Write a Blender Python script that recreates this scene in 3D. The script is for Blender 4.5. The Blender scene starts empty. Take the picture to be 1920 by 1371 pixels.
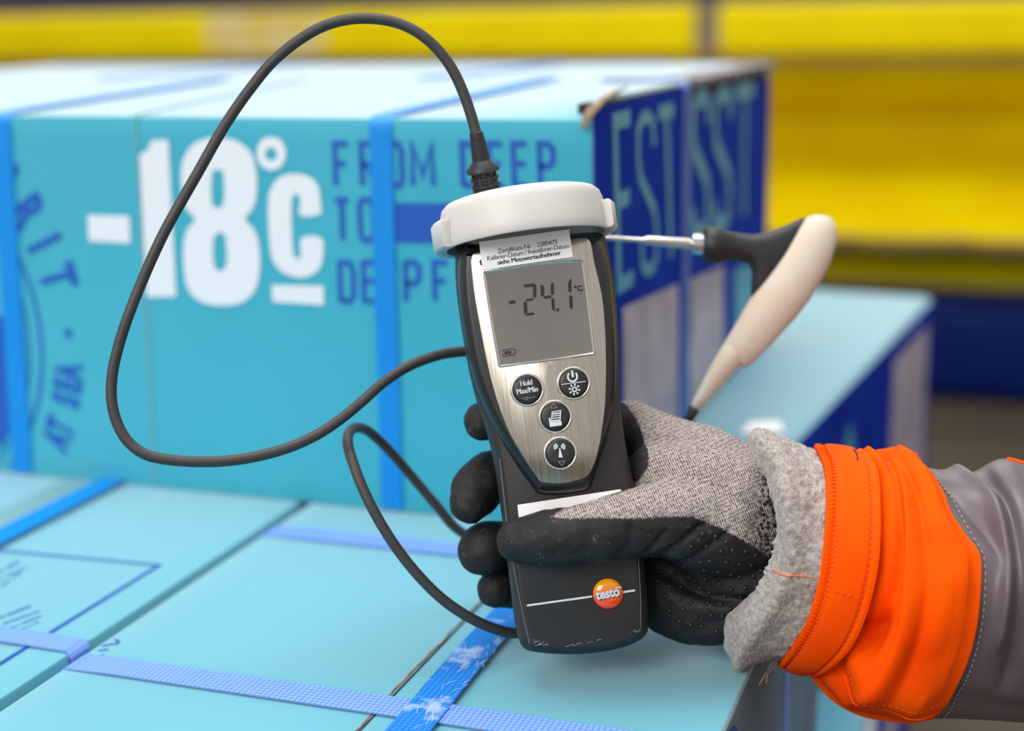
import bpy, bmesh, math, random
import numpy as np
from mathutils import Vector, Matrix, noise
from mathutils.bvhtree import BVHTree

random.seed(7)
scene = bpy.context.scene
COL = scene.collection

# ------------------------------------------------------------------ camera
ZT = 0.57            # height of the box tops the hand rests over
CAMH = 0.27          # camera above those tops
FPX = 2850.0
CX, CY = 960.0, 685.5
RC = np.array([[0.94331097, -0.06076136, 0.32630119],
               [0.33151188, 0.22063242, -0.91729015],
               [-0.01625683, 0.97346258, 0.22826809]])
O0 = np.array([0.0, 0.0, ZT + CAMH])
cd = bpy.data.cameras.new('camera')
cam = bpy.data.objects.new('camera', cd)
COL.objects.link(cam)
cam.matrix_world = Matrix([[*RC[0], O0[0]], [*RC[1], O0[1]], [*RC[2], O0[2]], [0, 0, 0, 1]])
cd.sensor_width = 36
cd.lens = FPX * 36 / 1920
cd.clip_start = 0.01
cd.dof.use_dof = True
cd.dof.focus_distance = 0.606
cd.dof.aperture_fstop = 4.1
scene.camera = cam

# ------------------------------------------------------------------ light
world = bpy.data.worlds.new('hall_light')
scene.world = world
world.use_nodes = True
world.node_tree.nodes['Background'].inputs[0].default_value = (1.0, 0.985, 0.965, 1)
world.node_tree.nodes['Background'].inputs[1].default_value = 0.66


def area(name, loc, target, sx, sy, power, col=(1, 1, 1)):
    l = bpy.data.lights.new(name, 'AREA')
    l.shape = 'RECTANGLE'; l.size = sx; l.size_y = sy; l.energy = power; l.color = col
    o = bpy.data.objects.new(name, l)
    COL.objects.link(o)
    o.location = loc
    o.rotation_euler = (Vector(target) - Vector(loc)).to_track_quat('-Z', 'Y').to_euler()
    return o


area('ceiling_and_fill_lamp', (-0.4, 0.75, 3.3), (-0.35, 0.7, 0.5), 2.4, 1.3, 72, (1, 0.98, 0.95))
area('ceiling_and_fill_lamp', (-0.9, -1.7, 2.1), (-0.2, 0.7, 0.6), 1.6, 1.0, 50, (1, 0.97, 0.93))  # unseen fill lamp behind the camera, lowered to light under the cap
area('ceiling_and_fill_lamp', (-1.7, 4.6, 3.0), (-.3, .6, .57), 4.5, 1.4, 50, (1, .98, .96))  # unseen lamp added beyond the stack to whiten the box tops
scene.view_settings.view_transform = 'Standard'
scene.view_settings.look = 'None'
scene.view_settings.exposure = 0.0
scene.view_settings.gamma = 1.0
scene.view_settings.use_curve_mapping = False


# ------------------------------------------------------------------ helpers
def ray(px, py):
    return RC @ np.array([(px - CX) / FPX, -(py - CY) / FPX, -1.0])


def P(px, py, d):
    return O0 + ray(px, py) * d


def onZ(px, py, z=ZT):
    r = ray(px, py)
    return O0 + r * ((z - O0[2]) / r[2])


class Plane:
    """a real plane in the scene: origin, two in-plane axes and a normal"""
    def __init__(s, o, ex, ey):
        s.o = np.array(o, float); s.ex = np.array(ex, float); s.ey = np.array(ey, float)
        s.n = np.cross(s.ex, s.ey)

    def uv(s, px, py, off=0.0):
        r = ray(px, py)
        t = (np.dot(s.o - O0, s.n) + off) / np.dot(r, s.n)
        q = O0 + r * t - s.o
        return np.array([np.dot(q, s.ex), np.dot(q, s.ey)])

    def lift(s, u, v, off=0.0):
        return s.o + s.ex * u + s.ey * v + s.n * off

    def at(s, px, py, off=0.0):
        a = s.uv(px, py, off)
        return s.lift(a[0], a[1], off)


def lin(c):
    return tuple(((x / 255) / 12.92 if x / 255 <= 0.04045 else ((x / 255 + 0.055) / 1.055) ** 2.4) for x in c) + (1,)


def mat(name, rgb, rough=0.5, metal=0.0, spec=0.5, rgb2=None, nscale=30, namt=1.0, bump=0.0, bscale=600, bdist=0.0003,
        sss=0.0, coat=0.0, stretch=None, detail=3):
    m = bpy.data.materials.new(name)
    m.use_nodes = True
    nt = m.node_tree
    b = nt.nodes['Principled BSDF']
    b.inputs['Base Color'].default_value = lin(rgb)
    b.inputs['Roughness'].default_value = rough
    b.inputs['Metallic'].default_value = metal
    b.inputs['Specular IOR Level'].default_value = spec
    b.inputs['Coat Weight'].default_value = coat
    b.inputs['Coat Roughness'].default_value = 0.08
    if sss:
        b.inputs['Subsurface Weight'].default_value = sss
        b.inputs['Subsurface Radius'].default_value = (0.006, 0.005, 0.0045)
        b.inputs['Subsurface Scale'].default_value = 1.0
    tc = nt.nodes.new('ShaderNodeTexCoord')
    src = tc.outputs['Object']
    if stretch:
        mp = nt.nodes.new('ShaderNodeMapping')
        mp.inputs['Scale'].default_value = stretch
        nt.links.new(src, mp.inputs[0]); src = mp.outputs[0]
    if rgb2:
        n = nt.nodes.new('ShaderNodeTexNoise')
        n.inputs['Scale'].default_value = nscale; n.inputs['Detail'].default_value = detail
        nt.links.new(src, n.inputs['Vector'])
        r = nt.nodes.new('ShaderNodeMapRange')
        r.inputs['From Min'].default_value = 0.35; r.inputs['From Max'].default_value = 0.7
        nt.links.new(n.outputs['Fac'], r.inputs['Value'])
        x = nt.nodes.new('ShaderNodeMix'); x.data_type = 'RGBA'
        x.inputs['A'].default_value = lin(rgb); x.inputs['B'].default_value = lin(rgb2)
        k = nt.nodes.new('ShaderNodeMath'); k.operation = 'MULTIPLY'; k.inputs[1].default_value = namt
        nt.links.new(r.outputs[0], k.inputs[0])
        nt.links.new(k.outputs[0], x.inputs['Factor'])
        nt.links.new(x.outputs['Result'], b.inputs['Base Color'])
    if bump:
        n2 = nt.nodes.new('ShaderNodeTexNoise')
        n2.inputs['Scale'].default_value = bscale; n2.inputs['Detail'].default_value = 2
        nt.links.new(src, n2.inputs['Vector'])
        bp = nt.nodes.new('ShaderNodeBump')
        bp.inputs['Strength'].default_value = bump; bp.inputs['Distance'].default_value = bdist
        nt.links.new(n2.outputs['Fac'], bp.inputs['Height'])
        nt.links.new(bp.outputs[0], b.inputs['Normal'])
    return m


ROOT = {}


def thing(name, label, cat, loc=(0, 0, 0), group=None, M=None):
    o = bpy.data.objects.new(name, None)
    COL.objects.link(o)
    m = M if M is not None else Matrix.Translation(Vector(loc))
    o.matrix_world = m
    o.empty_display_size = 0.02
    o['label'] = label; o['category'] = cat
    if group: o['group'] = group
    ROOT[o.name] = m.inverted()
    return o


def add(name, V, F, m, parent=None, smooth=True, label=None, kind=None, mats=None, fm=None, sharp=None):
    me = bpy.data.meshes.new(name)
    inv = ROOT.get(parent.name) if parent else None
    if inv is not None:
        V = [inv @ Vector([float(c) for c in v]) for v in V]
    else:
        V = [Vector([float(c) for c in v]) for v in V]
    me.from_pydata(V, [], F)
    me.materials.append(m)
    if mats:
        for q in mats: me.materials.append(q)
    if fm:
        me.polygons.foreach_set('material_index', fm)
    me.polygons.foreach_set('use_smooth', [smooth] * len(me.polygons))
    if sharp is not None:
        me.update()
        try: me.set_sharp_from_angle(angle=sharp)
        except Exception: pass
    me.update()
    o = bpy.data.objects.new(name, me)
    COL.objects.link(o)
    if parent:
        o.parent = parent
        ROOT[o.name] = inv
    if label: o['label'] = label
    if kind: o['kind'] = kind
    return o


def cr(pts, n, closed=False):
    """Catmull-Rom through points, n samples per span"""
    p = [np.array(q, float) for q in pts]
    out = []
    N = len(p)
    for i in range(N if closed else N - 1):
        if closed:
            a, b, c, d = p[(i - 1) % N], p[i], p[(i + 1) % N], p[(i + 2) % N]
        else:
            b, c = p[i], p[i + 1]
            a = p[i - 1] if i > 0 else 2 * b - c
            d = p[i + 2] if i + 2 < N else 2 * c - b
        for k in range(n):
            t = k / n
            out.append(0.5 * (2 * b + (c - a) * t + (2 * a - 5 * b + 4 * c - d) * t * t + (3 * b - a - 3 * c + d) * t ** 3))
    if not closed: out.append(p[-1])
    return out


def resample(pts, n):
    p = np.array(pts, float)
    s = np.concatenate([[0], np.cumsum(np.linalg.norm(np.diff(p, axis=0), axis=1))])
    t = np.linspace(0, s[-1], n)
    return np.stack([np.interp(t, s, p[:, k]) for k in range(p.shape[1])], 1)


def loft(rings, close=True, cap0=True, cap1=True):
    V = []; F = []
    n = len(rings[0])
    for r in rings: V += [tuple(v) for v in r]
    for i in range(len(rings) - 1):
        for j in range(n if close else n - 1):
            k = (j + 1) % n
            F.append((i * n + j, i * n + k, (i + 1) * n + k, (i + 1) * n + j))
    if cap0: F.append(tuple(range(n - 1, -1, -1)))
    if cap1: F.append(tuple((len(rings) - 1) * n + j for j in range(n)))
    return V, F


def tube(pts, rad, seg=16, round_ends=False, flat=None):
    """tube along 3-D points; rad scalar or list"""
    p = [np.array(q, float) for q in pts]
    n = len(p)
    r = [rad] * n if np.isscalar(rad) else list(rad)
    if round_ends:
        t0 = p[0] - p[1]; t0 /= np.linalg.norm(t0)
        t1 = p[-1] - p[-2]; t1 /= np.linalg.norm(t1)
        a = []; ra = []
        for q in (88, 70, 50, 30, 14):
            a.append(p[0] + t0 * r[0] * math.sin(math.radians(q))); ra.append(r[0] * math.cos(math.radians(q)))
        z = []; rz = []
        for q in (14, 30, 50, 70, 88):
            z.append(p[-1] + t1 * r[-1] * math.sin(math.radians(q))); rz.append(r[-1] * math.cos(math.radians(q)))
        p = a + p + z; r = ra + r + rz
        n = len(p)
    T = []
    for i in range(n):
        t = p[min(i + 1, n - 1)] - p[max(i - 1, 0)]
        T.append(t / np.linalg.norm(t))
    u = np.cross(T[0], [0.3, 0.2, 1]); u /= np.linalg.norm(u)
    rings = []
    for i in range(n):
        u = u - T[i] * np.dot(u, T[i]); u /= np.linalg.norm(u)
        w = np.cross(T[i], u)
        rings.append([p[i] + r[i] * (math.cos(a) * u + math.sin(a) * w) for a in np.linspace(0, 2 * math.pi, seg, endpoint=False)])
    return loft(rings)


def merge(*vf):
    V = []; F = []
    for v, f in vf:
        o = len(V); V += list(v); F += [tuple(i + o for i in q) for q in f]
    return V, F


def ribbon2(pts, w, closed=False):
    """flat mitred ribbon in 2-D -> verts2d, faces"""
    p = [np.array(q, float) for q in pts]
    n = len(p); V = []; F = []
    for i in range(n):
        a = p[(i - 1) % n] if (closed or i > 0) else None
        b = p[(i + 1) % n] if (closed or i < n - 1) else None
        d1 = (p[i] - a) if a is not None else None
        d2 = (b - p[i]) if b is not None else None
        if d1 is None: d1 = d2
        if d2 is None: d2 = d1
        d1 = d1 / (np.linalg.norm(d1) + 1e-12); d2 = d2 / (np.linalg.norm(d2) + 1e-12)
        m = d1 + d2
        if np.linalg.norm(m) < 1e-6: m = d1
        m /= np.linalg.norm(m)
        nn = np.array([-m[1], m[0]])
        c = max(0.5, abs(np.dot(nn, [-d1[1], d1[0]])))
        V += [p[i] + nn * w / 2 / c, p[i] - nn * w / 2 / c]
    for i in range(n if closed else n - 1):
        k = (i + 1) % n
        F.append((2 * i, 2 * i + 1, 2 * k + 1, 2 * k))
    return V, F


def flat_print(name, plane, lines, w, m, parent, off=0.0003, closed=False, polys=None):
    """printed strokes (plane 2-D coords) lying on the plane as thin ink; returns one object"""
    V = []; F = []
    for k_, L in enumerate(lines):
        if isinstance(L, tuple): L, wl, cl = L
        else: wl, cl = w, closed
        v, f = ribbon2(L, wl, cl)
        o = len(V); oo = off + (k_ % 7) * 1.2e-5
        V += [plane.lift(q[0], q[1], oo) for q in v]
        F += [tuple(i + o for i in q) for q in f]
    for poly in (polys or []):
        o = len(V)
        V += [plane.lift(q[0], q[1], off) for q in poly]
        F.append(tuple(range(o, o + len(poly))))
    ob = add(name, V, F, m, parent, smooth=False)
    return ob


def pxl(plane, pts, off=0.0):
    return [plane.uv(a, b, off) for a, b in pts]


def circ(c, r, n=28, a0=0, a1=360, ry=None):
    full = abs(a1 - a0) >= 360
    return [np.array([c[0] + r * math.cos(math.radians(a)), c[1] + (ry or r) * math.sin(math.radians(a))])
            for a in np.linspace(a0, a1, n, endpoint=not full)]


def text_mesh(body, size, plane, uv, ang, off, m, parent, name, sx=1.0, bold=0.0, align='CENTER', extrude=0.0, ls=1.0, strike=0.0):
    c = bpy.data.curves.new('t', 'FONT')
    c.body = body; c.size = size; c.align_x = align; c.align_y = 'CENTER'; c.offset = bold; c.extrude = extrude
    c.resolution_u = 4; c.space_character = ls
    o = bpy.data.objects.new('t', c)
    COL.objects.link(o)
    bpy.context.view_layer.update()
    me = o.to_mesh()
    V = []; F = []
    ca, sa = math.cos(ang), math.sin(ang)
    for dx in ((-strike, strike) if strike else (0,)):
        o_ = len(V)
        for v in me.vertices:
            x, y = v.co.x * sx + dx, v.co.y
            V.append(plane.lift(uv[0] + x * ca - y * sa, uv[1] + x * sa + y * ca, off + v.co.z))
        F += [tuple(i + o_ for i in p.vertices) for p in me.polygons]
    o.to_mesh_clear()
    bpy.data.objects.remove(o)
    bpy.data.curves.remove(c)
    return add(name, V, F, m, parent, smooth=False)


# stroke letters on a 0..1 x 0..1 cell
G = {
    'F': [[(0, 0), (0, 1), (1, 1)], [(0, .52), (.8, .52)]],
    'R': [[(0, 0), (0, 1), (.65, 1), (.95, .88), (.95, .64), (.65, .5), (0, .5)], [(.5, .5), (1, 0)]],
    'O': [[(0, .15), (0, .85), (.2, 1), (.8, 1), (1, .85), (1, .15), (.8, 0), (.2, 0), (0, .15)]],
    'M': [[(0, 0), (0, 1), (.5, .25), (1, 1), (1, 0)]],
    'D': [[(0, 0), (0, 1), (.7, 1), (1, .82), (1, .18), (.7, 0), (0, 0)]],
    'E': [[(1, 1), (0, 1), (0, 0), (1, 0)], [(0, .52), (.85, .52)]],
    'P': [[(0, 0), (0, 1), (.7, 1), (1, .88), (1, .6), (.7, .46), (0, .46)]],
    'T': [[(0, 1), (1, 1)], [(.5, 1), (.5, 0)]],
    'S': [[(1, .8), (.95, .95), (.7, 1), (.3, 1), (.05, .92), (0, .75), (.1, .62), (.9, .38), (1, .25), (.95, .07), (.7, 0), (.3, 0), (.05, .05), (0, .2)]],
    'A': [[(0, 0), (.5, 1), (1, 0)], [(.2, .35), (.8, .35)]],
    'I': [[(.5, 0), (.5, 1)]],
}


def letters(plane, ch, q, w, off=0.0):
    """strokes of one letter in the pixel quad q = TL, TR, BR, BL projected on the plane"""
    TL, TR, BR, BL = [plane.uv(*a, off) for a in q]
    out = []
    for L in G[ch]:
        out.append(([(BL * (1 - x) + BR * x) * (1 - y) + (TL * (1 - x) + TR * x) * y for x, y in L], w, False))
    return out


def cuboid_bm(lo, hi, bev=0.002, seg=2, cut=0):
    bm = bmesh.new()
    bmesh.ops.create_cube(bm, size=1)
    lo = np.array(lo); hi = np.array(hi)
    for v in bm.verts:
        v.co = Vector([float(lo[i] + (v.co[i] + .5) * (hi[i] - lo[i])) for i in range(3)])
    if bev:
        bmesh.ops.bevel(bm, geom=bm.edges[:], offset=bev, segments=seg, profile=0.6, affect='EDGES')
    return bm


def bm_vf(bm):
    bm.verts.ensure_lookup_table()
    V = [tuple(v.co) for v in bm.verts]
    F = [tuple(v.index for v in f.verts) for f in bm.faces]
    bm.free()
    return V, F


def box(lo, hi, bev=0.002, seg=2):
    bm = cuboid_bm(lo, hi, bev, seg)
    bm.verts.index_update()
    return bm_vf(bm)


# ------------------------------------------------------------------ materials
M_carton = mat('cyan_carton', (0, 159, 184), rough=0.5, spec=.3, rgb2=(30, 165, 188), nscale=9, namt=.7, bump=.15, bscale=260, bdist=.0004)
_b = M_carton.node_tree.nodes['Principled BSDF']
_b.inputs['Coat Weight'].default_value = .35; _b.inputs['Coat Roughness'].default_value = .52; _b.inputs['Coat IOR'].default_value = 1.6
_b.inputs['Sheen Weight'].default_value = 1.0; _b.inputs['Sheen Roughness'].default_value = .5; _b.inputs['Sheen Tint'].default_value = (1, 1, 1, 1)
M_navy = mat('navy_ink', (10, 80, 176), rough=0.45)
M_deep = mat('deep_blue_print', (4, 42, 156), rough=0.7, spec=.05, rgb2=(10, 60, 172), nscale=12)
M_tealink = mat('teal_ink', (70, 156, 192), rough=0.45, rgb2=(84, 170, 196), nscale=60)
M_white = mat('white_ink', (222, 226, 232), rough=0.5)
M_label = mat('pale_label', (196, 186, 200), rough=0.5, rgb2=(150, 142, 162), nscale=26, detail=5)
M_kraft = mat('kraft_board', (168, 144, 120), rough=0.8, rgb2=(112, 96, 84), nscale=200)
M_dark = mat('box_inside', (52, 40, 44), rough=0.9)
M_greyseam = mat('grey_edge', (112, 158, 168), rough=0.7)
M_black = mat('black_plastic', (40, 38, 38), rough=0.45, spec=.35, rgb2=(50, 47, 47), nscale=2500, bump=.25, bscale=4500, bdist=.0001)
M_bezel = mat('satin_black_plastic', (27, 27, 30), rough=0.33, spec=.5, bump=.08, bscale=5000, bdist=.0001)
M_rubber = mat('cable_rubber', (58, 56, 57), rough=0.5, spec=.4, bump=.1, bscale=1500, bdist=.0001)
M_plug = mat('plug_rubber', (34, 33, 36), rough=0.45, spec=.5)
M_button = mat('button_rubber', (24, 24, 27), rough=0.4)
M_chrome = mat('chrome', (226, 222, 214), rough=0.12, metal=1)
M_steel = mat('steel', (205, 200, 198), rough=0.22, metal=1)
M_lcd = mat('lcd_glass', (120, 115, 111), rough=0.14, spec=.5, rgb2=(114, 108, 105), nscale=40)
M_seg = mat('lcd_segment', (22, 23, 26), rough=0.35)
M_iwhite = mat('icon_white', (206, 210, 220), rough=0.5)
M_igrey = mat('icon_grey', (140, 140, 150), rough=0.5)
M_paper = mat('white_paper', (244, 244, 246), rough=0.55)
M_cap = mat('milky_plastic', (200, 198, 195), rough=0.42, spec=.4, sss=.35, rgb2=(202, 199, 196), nscale=60, namt=.6)
M_handle = mat('cream_plastic', (206, 196, 184), rough=0.5, spec=.3, rgb2=(204, 186, 166), nscale=40)
M_yellow = mat('yellow_paint', (242, 220, 0), rough=0.6, spec=.06, rgb2=(234, 206, 2), nscale=6)
M_bluebeam = mat('blue_paint', (0, 24, 88), rough=0.6, spec=.15)
M_floor = mat('concrete_floor', (88, 78, 66), rough=0.85, spec=.2, rgb2=(74, 66, 56), nscale=4)
M_wall = mat('dim_wall', (84, 76, 98), rough=0.8)
M_wood = mat('pallet_wood', (160, 128, 92), rough=0.8, rgb2=(120, 92, 64), nscale=14, stretch=(1, 8, 8))


def strap_mat(name, rgb, rgb2, worn=0.0):
    m = mat(name, rgb, rough=0.45, spec=.35)
    nt = m.node_tree; b = nt.nodes['Principled BSDF']
    tc = nt.nodes.new('ShaderNodeTexCoord')
    mp = nt.nodes.new('ShaderNodeMapping'); mp.inputs['Rotation'].default_value = (0, 0, math.radians(45))
    nt.links.new(tc.outputs['Object'], mp.inputs[0])
    ch = nt.nodes.new('ShaderNodeTexChecker'); ch.inputs['Scale'].default_value = 620
    nt.links.new(mp.outputs[0], ch.inputs['Vector'])
    x = nt.nodes.new('ShaderNodeMix'); x.data_type = 'RGBA'
    x.inputs['A'].default_value = lin(rgb); x.inputs['B'].default_value = lin(rgb2)
    nt.links.new(ch.outputs['Fac'], x.inputs['Factor'])
    out = x.outputs['Result']
    if worn:
        n = nt.nodes.new('ShaderNodeTexNoise'); n.inputs['Scale'].default_value = 90; n.inputs['Detail'].default_value = 6
        nt.links.new(tc.outputs['Object'], n.inputs['Vector'])
        r = nt.nodes.new('ShaderNodeMapRange'); r.inputs['From Min'].default_value = .54; r.inputs['From Max'].default_value = .66
        r.inputs['To Max'].default_value = worn
        nt.links.new(n.outputs['Fac'], r.inputs['Value'])
        y = nt.nodes.new('ShaderNodeMix'); y.data_type = 'RGBA'; y.inputs['B'].default_value = lin((196, 214, 240))
        nt.links.new(out, y.inputs['A']); nt.links.new(r.outputs[0], y.inputs['Factor'])
        out = y.outputs['Result']
    nt.links.new(out, b.inputs['Base Color'])
    bp = nt.nodes.new('ShaderNodeBump'); bp.inputs['Strength'].default_value = .5; bp.inputs['Distance'].default_value = .0002
    nt.links.new(ch.outputs['Fac'], bp.inputs['Height']); nt.links.new(bp.outputs[0], b.inputs['Normal'])
    return m


M_strap = strap_mat('pale_blue_strap', (92, 138, 232), (138, 172, 244))
M_strap2 = strap_mat('blue_strap', (14, 108, 208), (44, 138, 226), worn=.6)
M_strap3 = strap_mat('royal_blue_strap', (0, 130, 214), (4, 138, 220))

# ------------------------------------------------------------------ setting
fl = add('floor', [(-6, -3, 0), (7, -3, 0), (7, 7, 0), (-6, 7, 0)], [(0, 1, 2, 3)], M_floor, smooth=False)
fl['kind'] = 'structure'
V, F = box((-6, 6.0, 0), (7, 6.15, 1.3), 0)
w = add('wall_back', V, F, M_wall, smooth=False); w['kind'] = 'structure'

# far yellow guard rails: heights taken on the plane Y = 2.4
_r = ray(1600, 744)
YB = float(_r[1] * (-O0[2] / _r[2]))
back = Plane((0, YB, 0), (1, 0, 0), (0, 0, 1))
back.n = -back.n if back.n[1] > 0 else back.n


def zb(py, dy=0.0):
    r = ray(1600, py); t = (YB + dy - O0[1]) / r[1]
    return O0[2] + r[2] * t


def rail(name, prof, x0, x1, m, parent, th=0.006, nx=40, wob=0.0):
    rings = []
    pr = resample(cr(prof, 6), 34)
    for x in np.linspace(x0, x1, nx):
        a = [(x, YB + y + wob * math.sin(x * 3.1 + 1), z) for y, z in pr]
        bk = [(x, YB + y + th + .02, z) for y, z in pr[::-1]]
        rings.append(a + bk)
    V, F = loft(rings)
    return add(name, V, F, m, parent, sharp=.7)


JX = float(Plane((0, YB, 0), (1, 0, 0), (0, 0, 1)).uv(1325, 50)[0])
t = thing('guard_rail', 'yellow steel guard rail with dull joint running along the top behind the boxes', 'guard rail', (0.6, YB, 0))
rail('beam', [(.05, zb(3)), (.005, zb(10)), (0, zb(50)), (.005, zb(98)), (.06, zb(106))], -4.2, JX - .028, M_yellow, t)
rail('beam', [(.05, zb(3)), (.005, zb(10)), (0, zb(50)), (.005, zb(98)), (.06, zb(106))], JX + .028, 3.2, M_yellow, t)
jv, jf = box((JX - .03, YB + .012, zb(106)), (JX + .03, YB + .06, zb(2)), .004)
M_purple = mat('dull_grey_violet', (120, 104, 108), rough=.7, rgb2=(150, 130, 80), nscale=30)
add('joint_plate', jv, jf, M_purple, t, smooth=False, label='dull grey violet joint plate')
M_worn = mat('worn_yellow', (226, 208, 150), rough=.6, rgb2=(222, 190, 70), nscale=14)
xw0 = Plane((0, YB, 0), (1, 0, 0), (0, 0, 1)).uv(390, 50)[0]; xw1 = Plane((0, YB, 0), (1, 0, 0), (0, 0, 1)).uv(610, 50)[0]
jv, jf = box((xw0, YB - .008, zb(98)), (xw1, YB + .0, zb(8)), .003)
add('worn_patch', jv, jf, M_worn, t, smooth=False, label='pale scuffed stretch of the yellow beam')
jv, jf = box((-4.2, YB + .03, zb(118)), (3.2, YB + .07, zb(100)), .002)
add('lower_flange', jv, jf, mat('grimy_yellow', (150, 128, 70), rough=.8), t, smooth=False, label='grimy lower flange')
for xp in (-3.6, 1.35, 2.9):
    jv, jf = box((xp - .04, YB + .09, 0), (xp + .04, YB + .17, zb(-10)), .004)
    add('post', jv, jf, M_bluebeam, t, smooth=False)

t = thing('dock_bumper', 'large yellow channel beam with scuffed lower lip behind the boxes', 'beam', (0.6, YB, 0))
rail('channel', [(-.01, zb(120)), (.04, zb(140)), (.13, zb(180)), (.34, zb(222)), (.40, zb(262)), (.33, zb(315)), (.16, zb(380)), (.01, zb(430)), (-.02, zb(446)), (.05, zb(465)), (.13, zb(500)), (.17, zb(553))],
     -4.2, 3.2, M_yellow, t, wob=.004)
V = []; F = []
rings = []
for i, x in enumerate(np.linspace(-4.2, 3.2, 160)):
    jz = .010 * noise.noise(Vector((x * 9, 3, 1))) + .006 * noise.noise(Vector((x * 31, 8, 1)))
    rings.append([(x, YB - .03, zb(440) + jz), (x, YB - .032, zb(452) + jz * .5), (x, YB - .02, zb(466) + jz), (x, YB + .03, zb(470)), (x, YB + .02, zb(440))])
V, F = loft(rings)
add('scuffed_lip', V, F, mat('scuffed_steel', (120, 96, 70), rough=.8, rgb2=(150, 124, 50), nscale=9), t, label='scuffed brownish lower lip')
for xp in (-3.9, 3.0):
    jv, jf = box((xp - .05, YB + .2, 0), (xp + .05, YB + .3, zb(130)), .004)
    add('post', jv, jf, M_bluebeam, t, smooth=False)
t = thing('base_beam', 'dark navy blue beam lying on the floor under the yellow channel', 'beam', (0.6, YB, 0))
rail('beam', [(.12, zb(556)), (.02, zb(565)), (0, zb(600)), (0, zb(700)), (.02, zb(738)), (.1, .001)], -4.2, 3.2, M_bluebeam, t)

# ------------------------------------------------------------------ boxes
HB = 0.215
Z1 = ZT


def carton(name, label, lo, hi, group=None, m=M_carton, bulge=0.0, topfn=None, bev=.0022):
    c = ((lo[0] + hi[0]) / 2, (lo[1] + hi[1]) / 2, lo[2])
    t = thing(name, label, 'box', c, group)
    bm = bmesh.new()
    bmesh.ops.create_cube(bm, size=1)
    bmesh.ops.bevel(bm, geom=bm.edges[:], offset=bev / max(hi[0] - lo[0], .2), segments=2, profile=.6, affect='EDGES')
    lo = np.array(lo, float); hi = np.array(hi, float)
    bmesh.ops.subdivide_edges(bm, edges=[e for e in bm.edges if e.calc_length() > .5], cuts=15, use_grid_fill=True)
    for v in bm.verts:
        q = np.array(v.co) + .5
        s = 4 * q[0] * (1 - q[0]); u = 4 * q[1] * (1 - q[1])
        p = lo + q * (hi - lo)
        if q[2] > .97 and bulge: p[2] += bulge * noise.noise(Vector((p[0] * 14, p[1] * 14, lo[2] * 5))) * s * u * 2
        if topfn and q[2] > .5: p[2] += topfn(p[0], p[1])
        v.co = Vector([float(a) for a in p])
    bm.verts.index_update()
    V, F = bm_vf(bm)
    add('carton', V, F, m, t, sharp=.6)
    return t


def strap(parent, path, width, wdir, m, th=.0007, label=None, name='strap'):
    """band along 3-D path; wdir = width direction"""
    p = [np.array(q, float) for q in path]
    wd = np.array(wdir, float)
    n = len(p); rings = []
    cen0 = (p[0] + p[-1]) / 2 - np.array([0, 0, .02])
    if abs(p[0][2] - p[-1][2]) > .1: cen0 = cen0 + (np.array([0, .1, 0]) if abs(wd[0]) > .5 else np.array([-.1, 0, 0]))
    sg = 1
    for i in range(n):
        tt = p[min(i + 1, n - 1)] - p[max(i - 1, 0)]; tt /= np.linalg.norm(tt)
        nn = np.cross(wd, tt); nn /= np.linalg.norm(nn)
        if i == 0 and np.dot(nn, p[n // 2] - cen0 if abs(p[0][2] - p[-1][2]) < .1 and abs(tt[2]) < .5 else p[0] - cen0) < 0: sg = -1
        nn = nn * sg
        a = wd * width / 2
        rings.append([p[i] - a, p[i] + a, p[i] + a + nn * th, p[i] - a + nn * th])
    V, F = loft(rings)
    return add(name, V, F, m, parent, smooth=False, label=label)


def over_path(axis, c, a0, a1, z0, z1, g=.0004, r=.004, drop=True):
    """path over a box top: along x (axis 0) or y (axis 1) at the other coordinate c, down both sides"""
    pts2 = [(a0 - g, z0 + .002)]
    for k in range(6):
        a = math.pi - k / 5 * math.pi / 2
        pts2.append((a0 - g + r + r * math.cos(a), z1 + g - r + r * math.sin(a)))
    for k in range(1, 12): pts2.append((a0 + (a1 - a0) * k / 12, z1 + g + .0005))
    for k in range(6):
        a = math.pi / 2 - k / 5 * math.pi / 2
        pts2.append((a1 + g - r + r * math.cos(a), z1 + g - r + r * math.sin(a)))
    pts2.append((a1 + g, z0 + .002))
    return [(u, c, z) if axis == 0 else (c, u, z) for u, z in pts2]


topP = Plane((0, 0, Z1), (1, 0, 0), (0, 1, 0))
AX1, BX0, BX1 = -.390, -.3835, -.1055
Y0, Y1 = .405, .800

# B: the box under the meter
B = carton('cardboard_box', 'cyan cardboard box right under the thermometer, crossed by blue straps, torn flap seam', (BX0, Y0, Z1 - HB), (BX1, Y1, Z1))
strap(B, over_path(0, .508, BX0, BX1, Z1 - HB, Z1), .0155, (0, 1, 0), M_strap, label='pale blue woven strap')
strap(B, over_path(0, .683, BX0, BX1, Z1 - HB, Z1), .0155, (0, 1, 0), M_strap, label='pale blue woven strap')
pth = over_path(1, -.2195, Y0, Y1, Z1 - HB, Z1, g=.0014)
pth = [(x + .0012 * math.sin(y * 30), y, z) for x, y, z in pth]
strap(B, pth, .0165, (1, 0, 0), M_strap2, label='darker blue strap with frayed whitish wear')
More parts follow.
